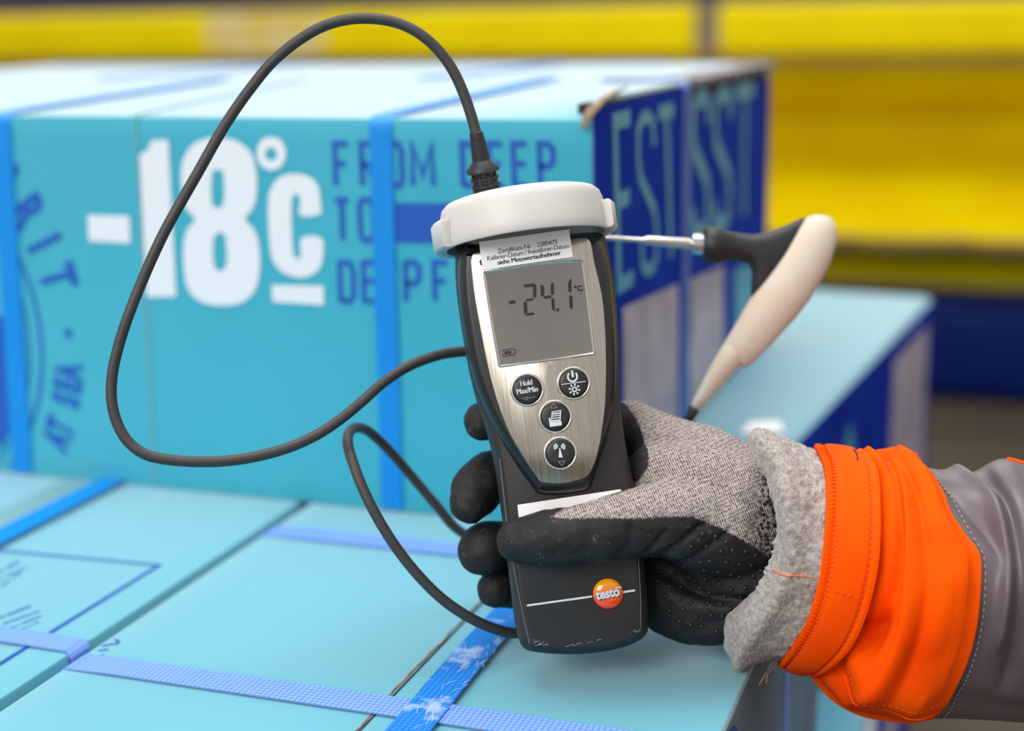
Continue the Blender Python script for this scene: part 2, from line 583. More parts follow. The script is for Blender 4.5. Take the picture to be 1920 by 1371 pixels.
# frayed threads on the darker strap
vf = []
for k in range(70):
    yy = random.uniform(.45, .66); xx = -.2195 + random.choice([random.gauss(0, .003), random.uniform(.005, .0095)])
    a = random.uniform(-.6, .6) + math.pi / 2
    L = random.uniform(.002, .006)
    p0 = np.array([xx, yy, Z1 + .0028]); pts = [p0, p0 + [L * math.cos(a) * .5, L * .5 * math.sin(a), random.uniform(.0003, .001)], p0 + [L * math.cos(a), L * math.sin(a), 0.0002]]
    vf.append(tube(pts, .00008, 4))
V, F = merge(*vf)
add('frayed_fibres', V, F, M_paper, B, kind='stuff', label='whitish frayed strap fibres')
# torn flap seam: kraft edge standing a hair above the top
seam = [(y, -.2395 + .0012 * noise.noise(Vector((y * 60, 0, 3)))) for y in np.linspace(.41, .66, 70)]
rings = []
for i, (y, x) in enumerate(seam):
    ww = .0004 + .0004 * abs(noise.noise(Vector((y * 90, 5, 3)))) + (.0003 if .52 < y < .58 else 0)
    h = .0006 + .0003 * noise.noise(Vector((y * 70, 9, 3)))
    rings.append([(x - ww, y, Z1 - .0006), (x + ww * .4, y, Z1 - .0006), (x + ww * .5, y, Z1 + h), (x - ww * .6, y, Z1 + h)])
V, F = loft(rings)
add('torn_seam', V, F, M_kraft, B, label='torn tan edge of the top flap')
V, F = box((-.2383, .41, Z1 - .0008), (-.2376, .72, Z1 + .00035), 0)
add('flap_gap', V, F, M_dark, B, smooth=False)
mk = [([topP.uv(*a) for a in L], .0010, False) for L in
      ([(178, 1232), (196, 1230)], [(184, 1222), (203, 1219)], [(190, 1213), (206, 1210), (220, 1208), (222, 1203), (214, 1201)])]
flat_print('printed_mark', topP, mk, .001, M_navy, B, off=.0005)

# A: left neighbour
A = carton('cardboard_box', 'cyan cardboard box at lower left with a thin blue printed frame on top', (-.785, Y0, Z1 - HB), (AX1, Y1, Z1))
ya = topP.uv(60, 1203)[1]
strap(A, over_path(0, ya, -.785, AX1, Z1 - HB, Z1, g=.0008), .0135, (0, 1, 0), M_strap, label='pale blue woven strap')
strap(A, over_path(1, -.513, Y0, Y1, Z1 - HB, Z1, g=.0018), .016, (1, 0, 0), M_strap3, label='royal blue strap near its left side')
fr = [([topP.uv(*a) for a in [(-60, 1283), (298, 1061), (-40, 1030)]], .0022, False)]
flat_print('printed_frame', topP, fr, .002, M_navy, A, off=.0004)
ln = []
for (x0, y0, L, n) in [(-10, 1078, 60, 3), (0, 1160, 78, 4)]:
    for k in range(n):
        a = topP.uv(x0 + (k * 6), y0 + k * 11); b = topP.uv(x0 + L + random.uniform(-12, 4), y0 - 26 + k * 11)
        nseg = 16
        for q in range(nseg):
            if random.random() < .16: continue
            s0 = a + (b - a) * (q / nseg); s1 = a + (b - a) * ((q + .72) / nseg)
            ln.append(([s0, s1], .0013 if k else .0018, False))
flat_print('small_print', topP, ln, .001, M_navy, A, off=.0004)['kind'] = 'stuff'
ln = [([topP.uv(*a) for a in [(30, 1036), (290, 1052)]], .006, False)]
V, F = box((-.545, .44, Z1 - .0004), (-.5245, .79, Z1 + .0006), .0002)
add('grey_strip', V, F, M_greyseam, A, smooth=False, label='greyish strip beside the royal blue strap')  # plain grey strip on the top, beside the strap

# second-layer boxes beyond: E sits to the right of the stacked box, slightly skewed
e0 = onZ(1496, 821); e1 = onZ(1749, 556)
tE = thing('cardboard_box', 'pale topped cyan box at right behind the sleeve, deep blue side with grey label', 'box', (float(e0[0]) - .1, float(e0[1]) + .2, Z1 - HB))
ex = e1 - e0; LE = np.linalg.norm(ex); ex /= LE
px_ = np.array([ex[1], -ex[0], 0])
q0 = e0 - ex * .115; q1 = e1
wE = .36
bot = Z1 - HB
cs = [q0, q1, q1 - px_ * wE, q0 - px_ * wE]
V = [(c[0], c[1], bot) for c in cs] + [(c[0], c[1], Z1) for c in cs]
bm = bmesh.new()
vs = [bm.verts.new(v) for v in V]
for f in [(0, 1, 2, 3), (7, 6, 5, 4), (0, 4, 5, 1), (1, 5, 6, 2), (2, 6, 7, 3), (3, 7, 4, 0)]: bm.faces.new([vs[i] for i in f])
bmesh.ops.recalc_face_normals(bm, faces=bm.faces[:])
bmesh.ops.bevel(bm, geom=bm.edges[:], offset=.003, segments=2, affect='EDGES')
bm.verts.index_update()
V, F = bm_vf(bm)
add('carton', V, F, M_carton, tE, sharp=.6)
eP = Plane((q0[0], q0[1], bot), ex, (0, 0, 1))      # right side face of E, normal outward
LT = LE + .115


def rect(pl, u0, u1, v0, v1, off, m, parent, name, label=None):
    V = [pl.lift(u0, v0, off), pl.lift(u1, v0, off), pl.lift(u1, v1, off), pl.lift(u0, v1, off)]
    V += [pl.lift(u0, v0, 0), pl.lift(u1, v0, 0), pl.lift(u1, v1, 0), pl.lift(u0, v1, 0)]
    return add(name, V, [(0, 1, 2, 3), (0, 4, 5, 1), (1, 5, 6, 2), (2, 6, 7, 3), (3, 7, 4, 0)], m, parent, smooth=False, label=label)


rect(eP, .003, LT - .003, .004, HB - .003, .0004, M_deep, tE, 'side_panel', 'deep blue printed side')
rect(eP, LT * .70, LT * .96, .02, HB - .022, .0008, M_label, tE, 'paper_label', 'pale grey label')
fl_ = []
for u in (.30, .42):
    fl_.append(([np.array([LT * u, .05]), np.array([LT * (u + .05), .12]), np.array([LT * u, .18])], .022, False))
flat_print('side_lettering', eP, fl_, .02, M_tealink, tE, off=.0008)
# white flap at its near end
wp = [onZ(1385, 815, Z1 + .001), onZ(1470, 812, Z1 + .001), onZ(1462, 792, Z1 + .001), onZ(1410, 793, Z1 + .001)]
V = [tuple(v) for v in wp] + [(v[0], v[1], v[2] + .0012) for v in wp]
add('paper_slip', V, [(3, 2, 1, 0), (4, 5, 6, 7), (0, 1, 5, 4), (1, 2, 6, 5), (2, 3, 7, 6), (3, 0, 4, 7)], M_paper, tE, smooth=False, label='white paper slip')

# B right side face, teal with its shade painted in as grey blue (x = BX1)
bP = Plane((BX1, Y0, Z1 - HB), (0, 1, 0), (0, 0, 1))
M_sidegrey = mat('shaded_teal_side', (104, 140, 162), rough=.5, rgb2=(90, 120, 146), nscale=14)
rect(bP, .003, .392, .004, HB - .003, .0004, M_sidegrey, B, 'side_panel', 'muted grey blue side, shade put into its colour')
flat_print('side_mark', bP, [], .002, M_navy, B, off=.0009, polys=[[bP.uv(1362, 1371), bP.uv(1379, 1371), bP.uv(1376, 1361)], [bP.uv(1362, 1400), bP.uv(1384, 1400), bP.uv(1379, 1371), bP.uv(1362, 1371)]])
# lower boxes of the right-hand side column
labs = ['shaded lower box in the stack below the orange sleeve, dark stripe on its side',
        'shaded lower box at the far end of the stack, grey label on its side']
low = []
for i, (ya0, ya1, xr) in enumerate([(Y0, Y1 - .003, BX1 + .001), (Y1 + .003, 1.46, BX1 + .006)]):
    b = carton('cardboard_box', labs[i], (BX0 - .02, ya0, .14), (xr, ya1, Z1 - HB))
    lp = Plane((xr, ya0, .14), (0, 1, 0), (0, 0, 1))
    Lx = ya1 - ya0
    rect(lp, .003, Lx - .003, .004, HB - .004, .0004, M_sidegrey if i == 0 else M_deep, b, 'side_panel', None)  # near box shares the grey blue with shade painted in
    if i == 0:
        rect(lp, Lx * .45, Lx * .6, .01, HB - .01, .0008, M_dark, b, 'dark_stripe', 'dark brown stripe')
        rect(lp, Lx * .8, Lx * .9, .01, HB - .01, .0008, M_navy, b, 'blue_stripe', 'blue stripe')
    else:
        rect(lp, Lx * .25, Lx * .42, .01, HB - .01, .0008, M_carton, b, 'cyan_stripe', 'cyan stripe')
        rect(lp, Lx * .55, Lx * .72, .01, HB - .01, .0008, M_label, b, 'paper_label', 'pale label')
b = carton('cardboard_box', 'lower box beneath the left cyan box with the printed frame', (-.80, Y0, .14), (BX0 - .023, Y1, Z1 - HB))
b2 = carton('cardboard_box', 'lower box at the back left beneath the printed box front', (-.80, Y1 + .003, .14), (BX0 - .023, 1.40, Z1 - HB))
# box layer filling below the stacked ones (top layer, behind A and B)
b3 = carton('cardboard_box', 'box of the upper layer hidden under the box marked minus eighteen degrees', (-.80, Y1 + .003, Z1 - HB), (-.56, 1.40, Z1))
# pallet
tp = thing('wooden_pallet', 'wooden pallet on the concrete floor beneath the whole stack of boxes', 'pallet', (-.45, .9, 0))
for k in range(7):
    y = .42 + k * .165
    V, F = box((-.80, y - .045, .118), (-.10, y + .045, .14), .002)
    add('board', V, F, M_wood, tp, smooth=False)
for x in (-.74, -.45, -.16):
    V, F = box((x - .05, .40, .098), (x + .05, 1.46, .118), .002); add('runner', V, F, M_wood, tp, smooth=False)
    for y in (.45, .92, 1.40):
        V, F = box((x - .05, y - .06, .02), (x + .05, y + .06, .098), .002); add('block', V, F, M_wood, tp, smooth=False)
    V, F = box((x - .05, .40, 0), (x + .05, 1.46, .02), .002); add('runner', V, F, M_wood, tp, smooth=False)

# C: stacked box with the big print
CY_ = .733
CX0, CX1 = -.90, -.2165
zc = Plane((0, CY_, 0), (1, 0, 0), (0, 0, 1))
ZC = O0[2] - .0545
cend = Plane((CX1, 0, 0), (0, 1, 0), (0, 0, 1))
YC1 = float(cend.uv(1287, 400)[0]); YD1 = float(cend.uv(1436, 400)[0])


def ctop(x, y):
    s_ = min(1, max(0, (y - CY_) / .035)); e_ = min(1, max(0, (x - (CX1 - .09)) / .09))
    return .010 * (s_ * e_ + (1 - e_) * min(1, max(0, (y - CY_) / (YC1 - CY_))))


C = carton('cardboard_box', 'large cyan box behind the meter, printed -18°C and FROM DEEP in white and blue', (CX0, CY_, Z1 + .0005), (CX1, YC1, ZC), topfn=ctop)
D = carton('cardboard_box', 'cyan box behind the minus eighteen box, only its pale top and blue end show', (CX0, YC1 + .003, Z1 + .0005), (CX1 + .001, YD1, ZC), topfn=lambda x, y: .010)

# front print
wl = []
HY = CY_ - .0004


def cf(pts): return pxl(zc, pts)


white_polys = [
    cf([(165, 403), (243, 405), (245, 456), (167, 452)]),
    cf([(262, 290), (276, 282), (284, 263), (316, 262), (330, 556), (276, 556)]),
]
# 8 : outline with two counters as ring strips
def ring_between(outer, inner, n=72):
    a = resample(cr(outer, 8, True) + [np.array(outer[0], float)], n + 1)[:-1]
    b = resample(cr(inner, 8, True) + [np.array(inner[0], float)], n + 1)[:-1]
    return a, b


eight = [[(404, 258), (440, 263), (468, 283), (480, 315), (482, 360), (477, 390), (463, 411), (478, 428), (486, 455), (488, 505), (478, 545), (452, 568), (414, 573)],
         [(414, 573), (378, 566), (355, 545), (345, 510), (344, 455), (350, 430), (363, 411), (347, 390), (341, 360), (341, 315), (352, 283), (374, 264), (404, 258)]]
from mathutils.geometry import tessellate_polygon


def fill_px(name, plane, loops, m, parent, off=.0004):
    L3 = []
    for lp in loops:
        L3.append([Vector((float(u), float(v), 0)) for u, v in [plane.uv(a, b) for a, b in lp]])
    tri = tessellate_polygon(L3)
    fl2 = [p for l in L3 for p in l]
    V = [plane.lift(p.x, p.y, off) for p in fl2]
    return add(name, V, [tuple(t_) for t_ in tri], m, parent, smooth=False)


def sm(pts, n=4): return [tuple(p) for p in cr(pts, n, True)]


zc.n = np.array([0, -1.0, 0])
out8 = sm([(404, 258), (440, 263), (468, 283), (480, 315), (482, 360), (475, 390), (461, 411), (478, 432), (486, 460), (488, 505), (478, 545), (452, 568), (414, 573),
           (378, 566), (355, 545), (346, 510), (345, 458), (352, 430), (366, 411), (349, 390), (342, 360), (341, 315), (352, 283), (374, 264)])
h1 = sm([(408, 318), (418, 322), (421, 340), (421, 370), (417, 386), (409, 390), (400, 386), (397, 370), (397, 340), (400, 322)])
h2 = sm([(414, 436), (422, 441), (425, 460), (426, 490), (422, 504), (413, 508), (405, 504), (401, 490), (400, 460), (404, 441)])
fill_px('printed_digit', zc, [out8, h1, h2], M_white, C)
fill_px('printed_digit', zc, [[(262, 290), (276, 283), (286, 263), (316, 262), (324, 420), (331, 556), (276, 557), (269, 430)]], M_white, C)
fill_px('printed_minus', zc, [[(165, 403), (243, 405), (245, 456), (167, 452)]], M_white, C)
fill_px('printed_degree', zc, [sm([(509, 257), (528, 264), (537, 288), (528, 311), (510, 319), (491, 311), (482, 288), (490, 264)]),
                               sm([(509, 276), (517, 281), (520, 289), (517, 298), (509, 301), (501, 298), (498, 289), (501, 281)])], M_white, C)
fill_px('printed_letter', zc, [sm([(552, 326), (582, 332), (598, 352), (602, 385), (601, 402), (563, 404), (564, 375), (556, 363), (549, 370), (547, 400), (550, 470), (557, 484), (565, 478), (566, 446), (604, 446),
                                   (605, 485), (596, 508), (568, 521), (533, 512), (512, 488), (506, 450), (503, 385), (510, 350), (528, 331)], 3)], M_white, C)
fill_px('printed_bar', zc, [[(510, 534), (607, 536), (608, 572), (512, 566)]], M_white, C)
S = []
for ch, x in (('F', 627), ('R', 677), ('O', 727), ('M', 772), ('D', 866), ('E', 916), ('E', 962), ('P', 1011)):
    wd = 38 if ch == 'M' else 25
    S += letters(zc, ch, [(x, 269), (x + wd, 270), (x + wd + 3, 348), (x + 3, 347)], .0031)
for ch, x in (('T', 628), ('O', 674)):
    S += letters(zc, ch, [(x, 375), (x + 25, 375), (x + 28, 450), (x + 3, 450)], .0031)
for ch, x in (('D', 637), ('E', 681), ('E', 720), ('P', 760), ('F', 814)):
    S += letters(zc, ch, [(x, 492), (x + 25, 492), (x + 27, 566), (x + 2, 564)], .0031)
fp = flat_print('printed_lettering', zc, S, .003, M_navy, C, off=.0004)
fp['label'] = 'blue printed words'
fill_px('printed_bar', zc, [[(700, 380), (1040, 382), (1042, 458), (702, 455)]], M_navy, C)['label'] = 'solid blue printed bar'
# round emblem and its curved words at far left
cc = zc.uv(-230, 617); r1 = abs(zc.uv(128, 617)[0] - cc[0])
RR = r1
n_ink = M_navy
def ring_arc(rad):
    p = [q for q in circ(cc, rad, 200, -90, 90) if Z1 + .004 < q[1] < ZC - .004 and q[0] > CX0 + .003]
    return p


ringm = [(ring_arc(RR * .86), .0022, False), (ring_arc(RR * .80), .0012, False)]
flat_print('emblem_ring', zc, ringm, .002, n_ink, C, off=.0004)
flat_print('emblem_fill', zc, [([q for q in circ(cc, RR * .70, 30, -40, 8) if q[1] > Z1 + .012], .022, False)], .02, n_ink, C, off=.0005)


def on_circle(word, a0, step, inward):
    for k, ch in enumerate(word):
        if ch == ' ': continue
        a = math.radians(a0 + step * k)
        uv = cc + RR * np.array([math.cos(a), math.sin(a)])
        text_mesh(ch, .025 if inward else .034, zc, uv, a + (math.pi / 2 if inward else -math.pi / 2), .0004, M_navy, C, 'printed_letter', sx=.54 if inward else .66, bold=.0014)


on_circle('ARIT', 41.5, -8.6, False)
on_circle('AT SEA', -26.0, 3.7, True)
a = math.radians(2)
flat_print('printed_dot', zc, [], .001, M_navy, C, off=.0004, polys=[circ(cc + RR * np.array([math.cos(a), math.sin(a)]), .0028, 16)])
# seam on the front and top
p0 = zc.at(254, 214, .0); p1 = zc.at(292, 905, .0)
V, F = loft([[q + np.array([dx, dy, 0]) for dx, dy in ((-.0007, -.0007), (.0007, -.0007), (.0007, .0005), (-.0007, .0005))] for q in (p0 + np.array([0, 0, -.002]), (p0 + p1) / 2, p1)])
add('panel_seam', V, F, M_greyseam, C, smooth=False, label='thin grey seam down the front')
xs = (p0[0] + p1[0]) / 2
V, F = loft([[(xs - .001, y, ZC + ctop(xs, y) + .0002), (xs + .001, y, ZC + ctop(xs, y) + .0002), (xs + .001, y, ZC + ctop(xs, y) + .0008), (xs - .001, y, ZC + ctop(xs, y) + .0008)] for y in np.linspace(CY_ + .002, YC1, 14)])
add('panel_seam', V, F, M_greyseam, C, smooth=False, label='thin grey seam across the top')
# straps over C
for (pa, pb, wdt) in (((0, 205), (44, 880), .0135), ((714, 222), (737, 950), .0128)):
    xa = zc.uv(*pa)[0]; xb = zc.uv(*pb)[0]
    g = .0007
    path = [(xb, CY_ - g, Z1 + .002), ((xa + xb) / 2, CY_ - g, (Z1 + ZC) / 2), (xa, CY_ - g, ZC - .006)]
    for k in range(1, 6):
        q = k / 5 * math.pi / 2
        path.append((xa, CY_ - g + .005 * (1 - math.cos(q)), ZC - .005 + (.005 + g) * math.sin(q)))
    for y in np.linspace(CY_ + .02, YC1 - .002, 12): path.append((xa + (y - CY_) * .12, y, ZC + ctop(xa, y) + g + .0004))
    strap(C, path, wdt, (1, 0, 0), M_strap3, label='royal blue strap down the front')
for x_ in (-.66, -.41):
    path = [(x_ + (y - CY_) * .06, y, ZC + .0105) for y in np.linspace(YC1 + .006, YD1 - .004, 8)]
    strap(D, path, .013, (1, 0, 0), M_strap3, label='royal blue strap over the top')
path = [(x, YD1 - .012, ZC + .0108 if x < CX1 - .08 else ZC + .0108) for x in np.linspace(-.88, CX1 - .08, 20)]
strap(D, path, .014, (0, 1, 0), M_strap3, label='royal blue strap along the far top edge')

# end face of C : blue print panel, torn corner, dark gap under the lid
e_off = .0016
tl = [(1119, 198), (1150, 183), (1200, 165), (1245, 156), (1276, 160), (1288, 178)]
bl = [(1288, 700), (1288, 830), (1170, 1040), (1160, 900), (1140, 600)]
panel = [cend.uv(a, b, e_off) for a, b in tl]
yy0 = CY_ + .003; yy1 = YC1 - .001
top_pts = [(min(max(u, yy0), yy1), min(v, ZC + .006)) for u, v in panel]
poly = [(yy0, Z1 + .003)] + [(yy0, top_pts[0][1])] + top_pts[1:] + [(yy1, Z1 + .003)]
V = [cend.lift(u, v, e_off) for u, v in poly] + [cend.lift(u, v, 0.0) for u, v in poly]
n = len(poly)
F = [tuple(range(n))] + [(i, i + n, (i + 1) % n + n, (i + 1) % n) for i in range(n)]
add('end_panel', V, F, M_deep, C, smooth=False, label='deep blue printed end panel')
V, F = box((CX1 - .01, yy0 + .006, ZC - .03), (CX1 + .0008, yy1, ZC + .0075), 0)
add('open_gap', V, F, M_dark, C, smooth=False, label='dark gap under the lifted lid')
S = []
for ch, q in (('E', [(1152, 228), (1180, 220), (1186, 520), (1160, 536)]), ('S', [(1193, 224), (1224, 216), (1232, 498), (1203, 512)]), ('T', [(1234, 212), (1262, 206), (1270, 478), (1244, 490)])):
    S += letters(cend, ch, q, .0090 if ch != 'S' else .0075, e_off)
flat_print('printed_lettering', cend, S, .006, M_tealink, C, off=e_off + .0004)
lab = [(1166, 577), (1270, 532), (1270, 800), (1170, 880)]
def cuv(a, b):
    q = cend.uv(a, b, .0016); return np.array([q[0], max(q[1], Z1 + .004)])
flat_print('end_label', cend, [], .01, M_label, C, off=e_off + .0005, polys=[[cuv(a, b) for a, b in lab][::-1]])['label'] = 'pale pinkish paper label'
# vertical strap near the back edge of C's end
ys = float(cend.uv(1276, 400)[0])
strap(C, [(CX1 + e_off + .001, ys, z) for z in np.linspace(Z1 + .002, ZC - .012, 4)] + [(CX1 + e_off + .001, ys, ZC + .006), (CX1 - .004, ys, ZC + .0105), (CX1 - .05, ys, ZC + .0108)], .016, (0, -1, 0),
      mat('cornflower_strap', (50, 92, 206), rough=.4), label='cornflower blue strap over the end')
# torn kraft corner
rings = []
tc_ = [zc.at(1094, 240, .002), zc.at(1102, 224, .003), cend.at(1112, 206, .001), cend.at(1126, 192, .0005), cend.at(1150, 176, .0), cend.at(1180, 160, -.001)]
for i, q in enumerate(tc_):
    s = (.001, .0026, .0032, .0026, .0018, .0006)[i]
    rings.append([q + np.array([s * math.cos(a_), -.002, s * math.sin(a_) * .7]) + np.array([0, .002 * noise.noise(Vector((i, a_, 0))), 0]) for a_ in np.linspace(0, 2 * math.pi, 7, endpoint=False)])
V, F = loft(rings)
add('torn_corner', V, F, M_kraft, C, label='torn tan cardboard corner')

# D end
rect(cend, YC1 + .005, YD1 - .002, Z1 + .003, ZC - .002, .0016, M_deep, D, 'end_panel', 'deep blue printed end panel')
S = []
for ch, q in (('S', [(1298, 185), (1328, 180), (1326, 430), (1298, 440)]), ('S', [(1340, 178), (1370, 174), (1366, 415), (1338, 425)]), ('T', [(1378, 172), (1412, 168), (1408, 400), (1378, 408)])):
    S += letters(cend, ch, q, .012, .0016)
flat_print('printed_lettering', cend, S, .01, M_tealink, D, off=.0021)
flat_print('end_label', cend, [], .01, M_label, D, off=.0021, polys=[[cuv(a, b) for a, b in [(1292, 525), (1356, 497), (1356, 790), (1292, 830)]][::-1]])['label'] = 'pale pinkish paper label'
flat_print('end_band', cend, [], .01, M_tealink, D, off=.0021, polys=[[cuv(a, b) for a, b in [(1376, 505), (1424, 490), (1424, 760), (1376, 790)]][::-1]])
V, F = box((CX1 - .02, YC1 + .006, ZC - .002), (CX1 + .0018, YD1 - .02, ZC + .006), 0)
add('open_gap', V, F, M_dark, D, smooth=False, label='dark gap under the lid')
V, F = box((CX1 - .02, YC1 + .004, ZC + .006), (CX1 + .006, YD1 + .004, ZC + .0105), .0008)
add('lid_edge', V, F, mat('scuffed_lid', (150, 150, 156), rough=.8, rgb2=(90, 70, 66), nscale=60), D, smooth=False, label='scuffed greyish lid edge')

# ------------------------------------------------------------------ thermometer (meter)
al = math.radians(7.7); tl_ = math.radians(3.0)
xm = RC @ np.array([math.cos(al), math.sin(al), 0])
ym = RC @ np.array([-math.sin(al) * math.cos(tl_), math.cos(al) * math.cos(tl_), -math.sin(tl_)])
MO = P(1035, 830, .613)
mp_ = Plane(MO, xm, ym)
zm = mp_.n
MM = Matrix([[xm[0], ym[0], zm[0], MO[0]], [xm[1], ym[1], zm[1], MO[1]], [xm[2], ym[2], zm[2], MO[2]], [0, 0, 0, 1]])
T = thing('digital_thermometer', 'black handheld digital thermometer with brushed metal face reading -24.1, gripped by the glove', 'thermometer', M=MM)


def offset_loop(loop, d):
    p = np.array(loop, float); n = len(p)
    area2 = np.sum(p[:, 0] * np.roll(p[:, 1], -1) - np.roll(p[:, 0], -1) * p[:, 1])
    sgn = 1 if area2 > 0 else -1
    prev = np.roll(p, 1, 0); nxt = np.roll(p, -1, 0)
    t = nxt - prev; t /= (np.linalg.norm(t, axis=1)[:, None] + 1e-12)
    nn = np.stack([-t[:, 1], t[:, 0]], 1) * sgn
    return p + nn * d


def stack(plane, loop, levels, cap0=True, cap1=True):
    """loop: 2-D; levels: (inset, height)"""
    p = np.array(loop, float)
    if np.sum(p[:, 0] * np.roll(p[:, 1], -1) - np.roll(p[:, 0], -1) * p[:, 1]) < 0: p = p[::-1]
    rings = []
    for d, h in levels:
        q = offset_loop(p, d)
        rings.append([plane.lift(u, v, h) for u, v in q])
    return loft(rings, True, cap0, cap1)


def outline(pts, n=160, per=6, h=0.0):
    c = resample(cr(pts, per, True) + [np.array(pts[0], float)], n + 1)[:-1]
    return [mp_.uv(a, b, h) for a, b in c]


sil = outline([(858, 452), (853, 490), (855, 540), (861, 590), (869, 640), (880, 700), (894, 755), (910, 805), (922, 850), (931, 900), (938, 950), (947, 1020), (955, 1090), (964, 1160), (972, 1198), (982, 1216), (1004, 1223),
               (1050, 1227), (1100, 1226), (1150, 1219), (1190, 1206), (1210, 1192), (1216, 1174), (1214, 1120), (1208, 1050), (1201, 990), (1193, 930), (1183, 880), (1173, 830), (1166, 780), (1162, 730), (1161, 660),
               (1158, 590), (1150, 520), (1140, 465), (1132, 440), (1100, 436), (1000, 446), (900, 458)], 220, h=-.008)
V, F = stack(mp_, sil, [(.010, -.031), (.0055, -.030), (.0022, -.026), (.0006, -.018), (0, -.010), (.0003, -.006), (.0016, -.003), (.0034, -.0006), (.0042, 0)])
add('housing', V, F, M_black, T, sharp=.9)
# edge highlight painted as a pale line along the lower front edges
face = [(937, 860), (943, 915), (950, 977), (963, 1064), (978, 1140), (993, 1207)]
flat_print('edge_highlight', mp_, [([mp_.uv(a, b, .0003) for a, b in cr(face, 4)], .0004, False), ([mp_.uv(a, b, .0003) for a, b in cr([(1178, 915), (1190, 990), (1198, 1064), (1201, 1130), (1201, 1176)], 4)], .0003, False)], .0004,
           mat('painted_highlight', (96, 94, 98), rough=.5), T, off=.0003)
sc = []
for k in range(46):
    t_ = random.random()
    if random.random() < .4: a = (995 + random.uniform(0, 30), 1207 + random.uniform(-6, 4))
    elif random.random() < .7: a = (1060 + 70 * t_, 1212 - 12 * t_ + random.uniform(-1.5, 1.5))
    else: a = (1178 + 22 * t_, 1187 - 5 * t_ + random.uniform(-2, 2))
    b_ = (a[0] + random.uniform(2, 7), a[1] - random.uniform(0, 2))
    sc.append(([mp_.uv(*a, .0004), mp_.uv(*b_, .0004)], random.uniform(.00008, .00022), False))
flat_print('scratches', mp_, sc, .0003, M_igrey, T, off=.0002)['kind'] = 'stuff'

bez = outline([(866, 462), (858, 500), (860, 560), (868, 620), (878, 675), (892, 725), (910, 772), (930, 812), (952, 850), (975, 886), (995, 912), (1008, 928), (1040, 930), (1080, 926), (1106, 918), (1120, 885), (1134, 840),
               (1147, 790), (1155, 740), (1157, 660), (1154, 590), (1146, 520), (1136, 468), (1124, 446), (1100, 444), (1000, 452), (900, 464)], 200, h=.0)
V, F = stack(mp_, bez, [(0, -.004), (.0002, -.001), (.0011, .0022), (.0026, .0046), (.0040, .0057), (.0046, .0058)])
add('bezel', V, F, M_bezel, T, sharp=1.0)
plate_px = [(883, 500), (884, 482), (893, 474), (950, 468), (1020, 458), (1085, 447), (1100, 447), (1108, 456), (1115, 493), (1124, 530), (1131, 570), (1135, 620), (1136.5, 674), (1135.5, 745), (1131, 790), (1124, 835), (1114, 870), (1101, 892),
            (1074, 903), (1053, 907), (1030, 907), (1014, 904), (1005, 892), (977, 850), (953, 808), (935, 762), (922, 719), (910, 668), (899, 610), (890, 560)]
pl = outline(plate_px, 200, h=.0062)
V, F = stack(mp_, pl, [(0, .0050), (0, .0060), (.0003, .0063)])


def brushed():
    m = mat('brushed_metal', (186, 180, 168), rough=.3, metal=1)
    nt = m.node_tree; b = nt.nodes['Principled BSDF']
    tc = nt.nodes.new('ShaderNodeTexCoord'); mp = nt.nodes.new('ShaderNodeMapping')
    mp.inputs['Scale'].default_value = (2600, 45, 60)
    nt.links.new(tc.outputs['Object'], mp.inputs[0])
    n = nt.nodes.new('ShaderNodeTexNoise'); n.inputs['Scale'].default_value = 1; n.inputs['Detail'].default_value = 3
    nt.links.new(mp.outputs[0], n.inputs['Vector'])
    r = nt.nodes.new('ShaderNodeMapRange'); r.inputs['To Min'].default_value = .2; r.inputs['To Max'].default_value = .46
    nt.links.new(n.outputs['Fac'], r.inputs['Value']); nt.links.new(r.outputs[0], b.inputs['Roughness'])
    x = nt.nodes.new('ShaderNodeMix'); x.data_type = 'RGBA'
    x.inputs['A'].default_value = lin((158, 150, 138)); x.inputs['B'].default_value = lin((226, 218, 204))
    nt.links.new(n.outputs['Fac'], x.inputs['Factor']); nt.links.new(x.outputs['Result'], b.inputs['Base Color'])
    bp = nt.nodes.new('ShaderNodeBump'); bp.inputs['Strength'].default_value = .35; bp.inputs['Distance'].default_value = .0001
    nt.links.new(n.outputs['Fac'], bp.inputs['Height']); nt.links.new(bp.outputs[0], b.inputs['Normal'])
    b.inputs['Anisotropic'].default_value = .5
    return m


M_brush = brushed()
# faceplate with shallow dish: several inner rings
add('faceplate', V, F, M_brush, T, sharp=.8)
HP = .0063
# display
wnd = [(905, 512), (907, 508), (940, 503), (1000, 493), (1050, 488), (1091, 487), (1095, 490), (1103, 545), (1112, 620), (1117, 662), (1115, 666), (1050, 675), (990, 683), (937, 690), (934, 687), (922, 620), (912, 560)]


def loop_lin(pts, n, h):
    c = resample([np.array(p, float) for p in pts] + [np.array(pts[0], float)], n + 1)[:-1]
    return np.array([mp_.uv(a, b, h) for a, b in c])


wl_ = loop_lin(wnd, 240, HP)
V, F = stack(mp_, wl_, [(0, HP - .0003), (.0002, HP + .0006), (.0006, HP + .0009), (.0010, HP + .0006), (.0013, HP + .0002)], True, False)
df = add('display_frame', V, F, mat('satin_chrome', (214, 210, 202), rough=.28, metal=1), T, sharp=.9)
_unused = (wl_ if np.sum(wl_[:, 0] * np.roll(wl_[:, 1], -1) - np.roll(wl_[:, 0], -1) * wl_[:, 1]) > 0 else wl_[::-1])
lcd = np.array([mp_.uv(a, b, HP) for a, b in [(937, 686), (909, 513), (945, 506), (1000, 497), (1050, 491), (1091, 489.5), (1114, 662)]])
V, F = stack(mp_, lcd, [(0, HP), (0, HP + .0003)])
lc = add('display', V, F, M_lcd, T, smooth=False, label='grey liquid crystal display')
HL = HP + .0005


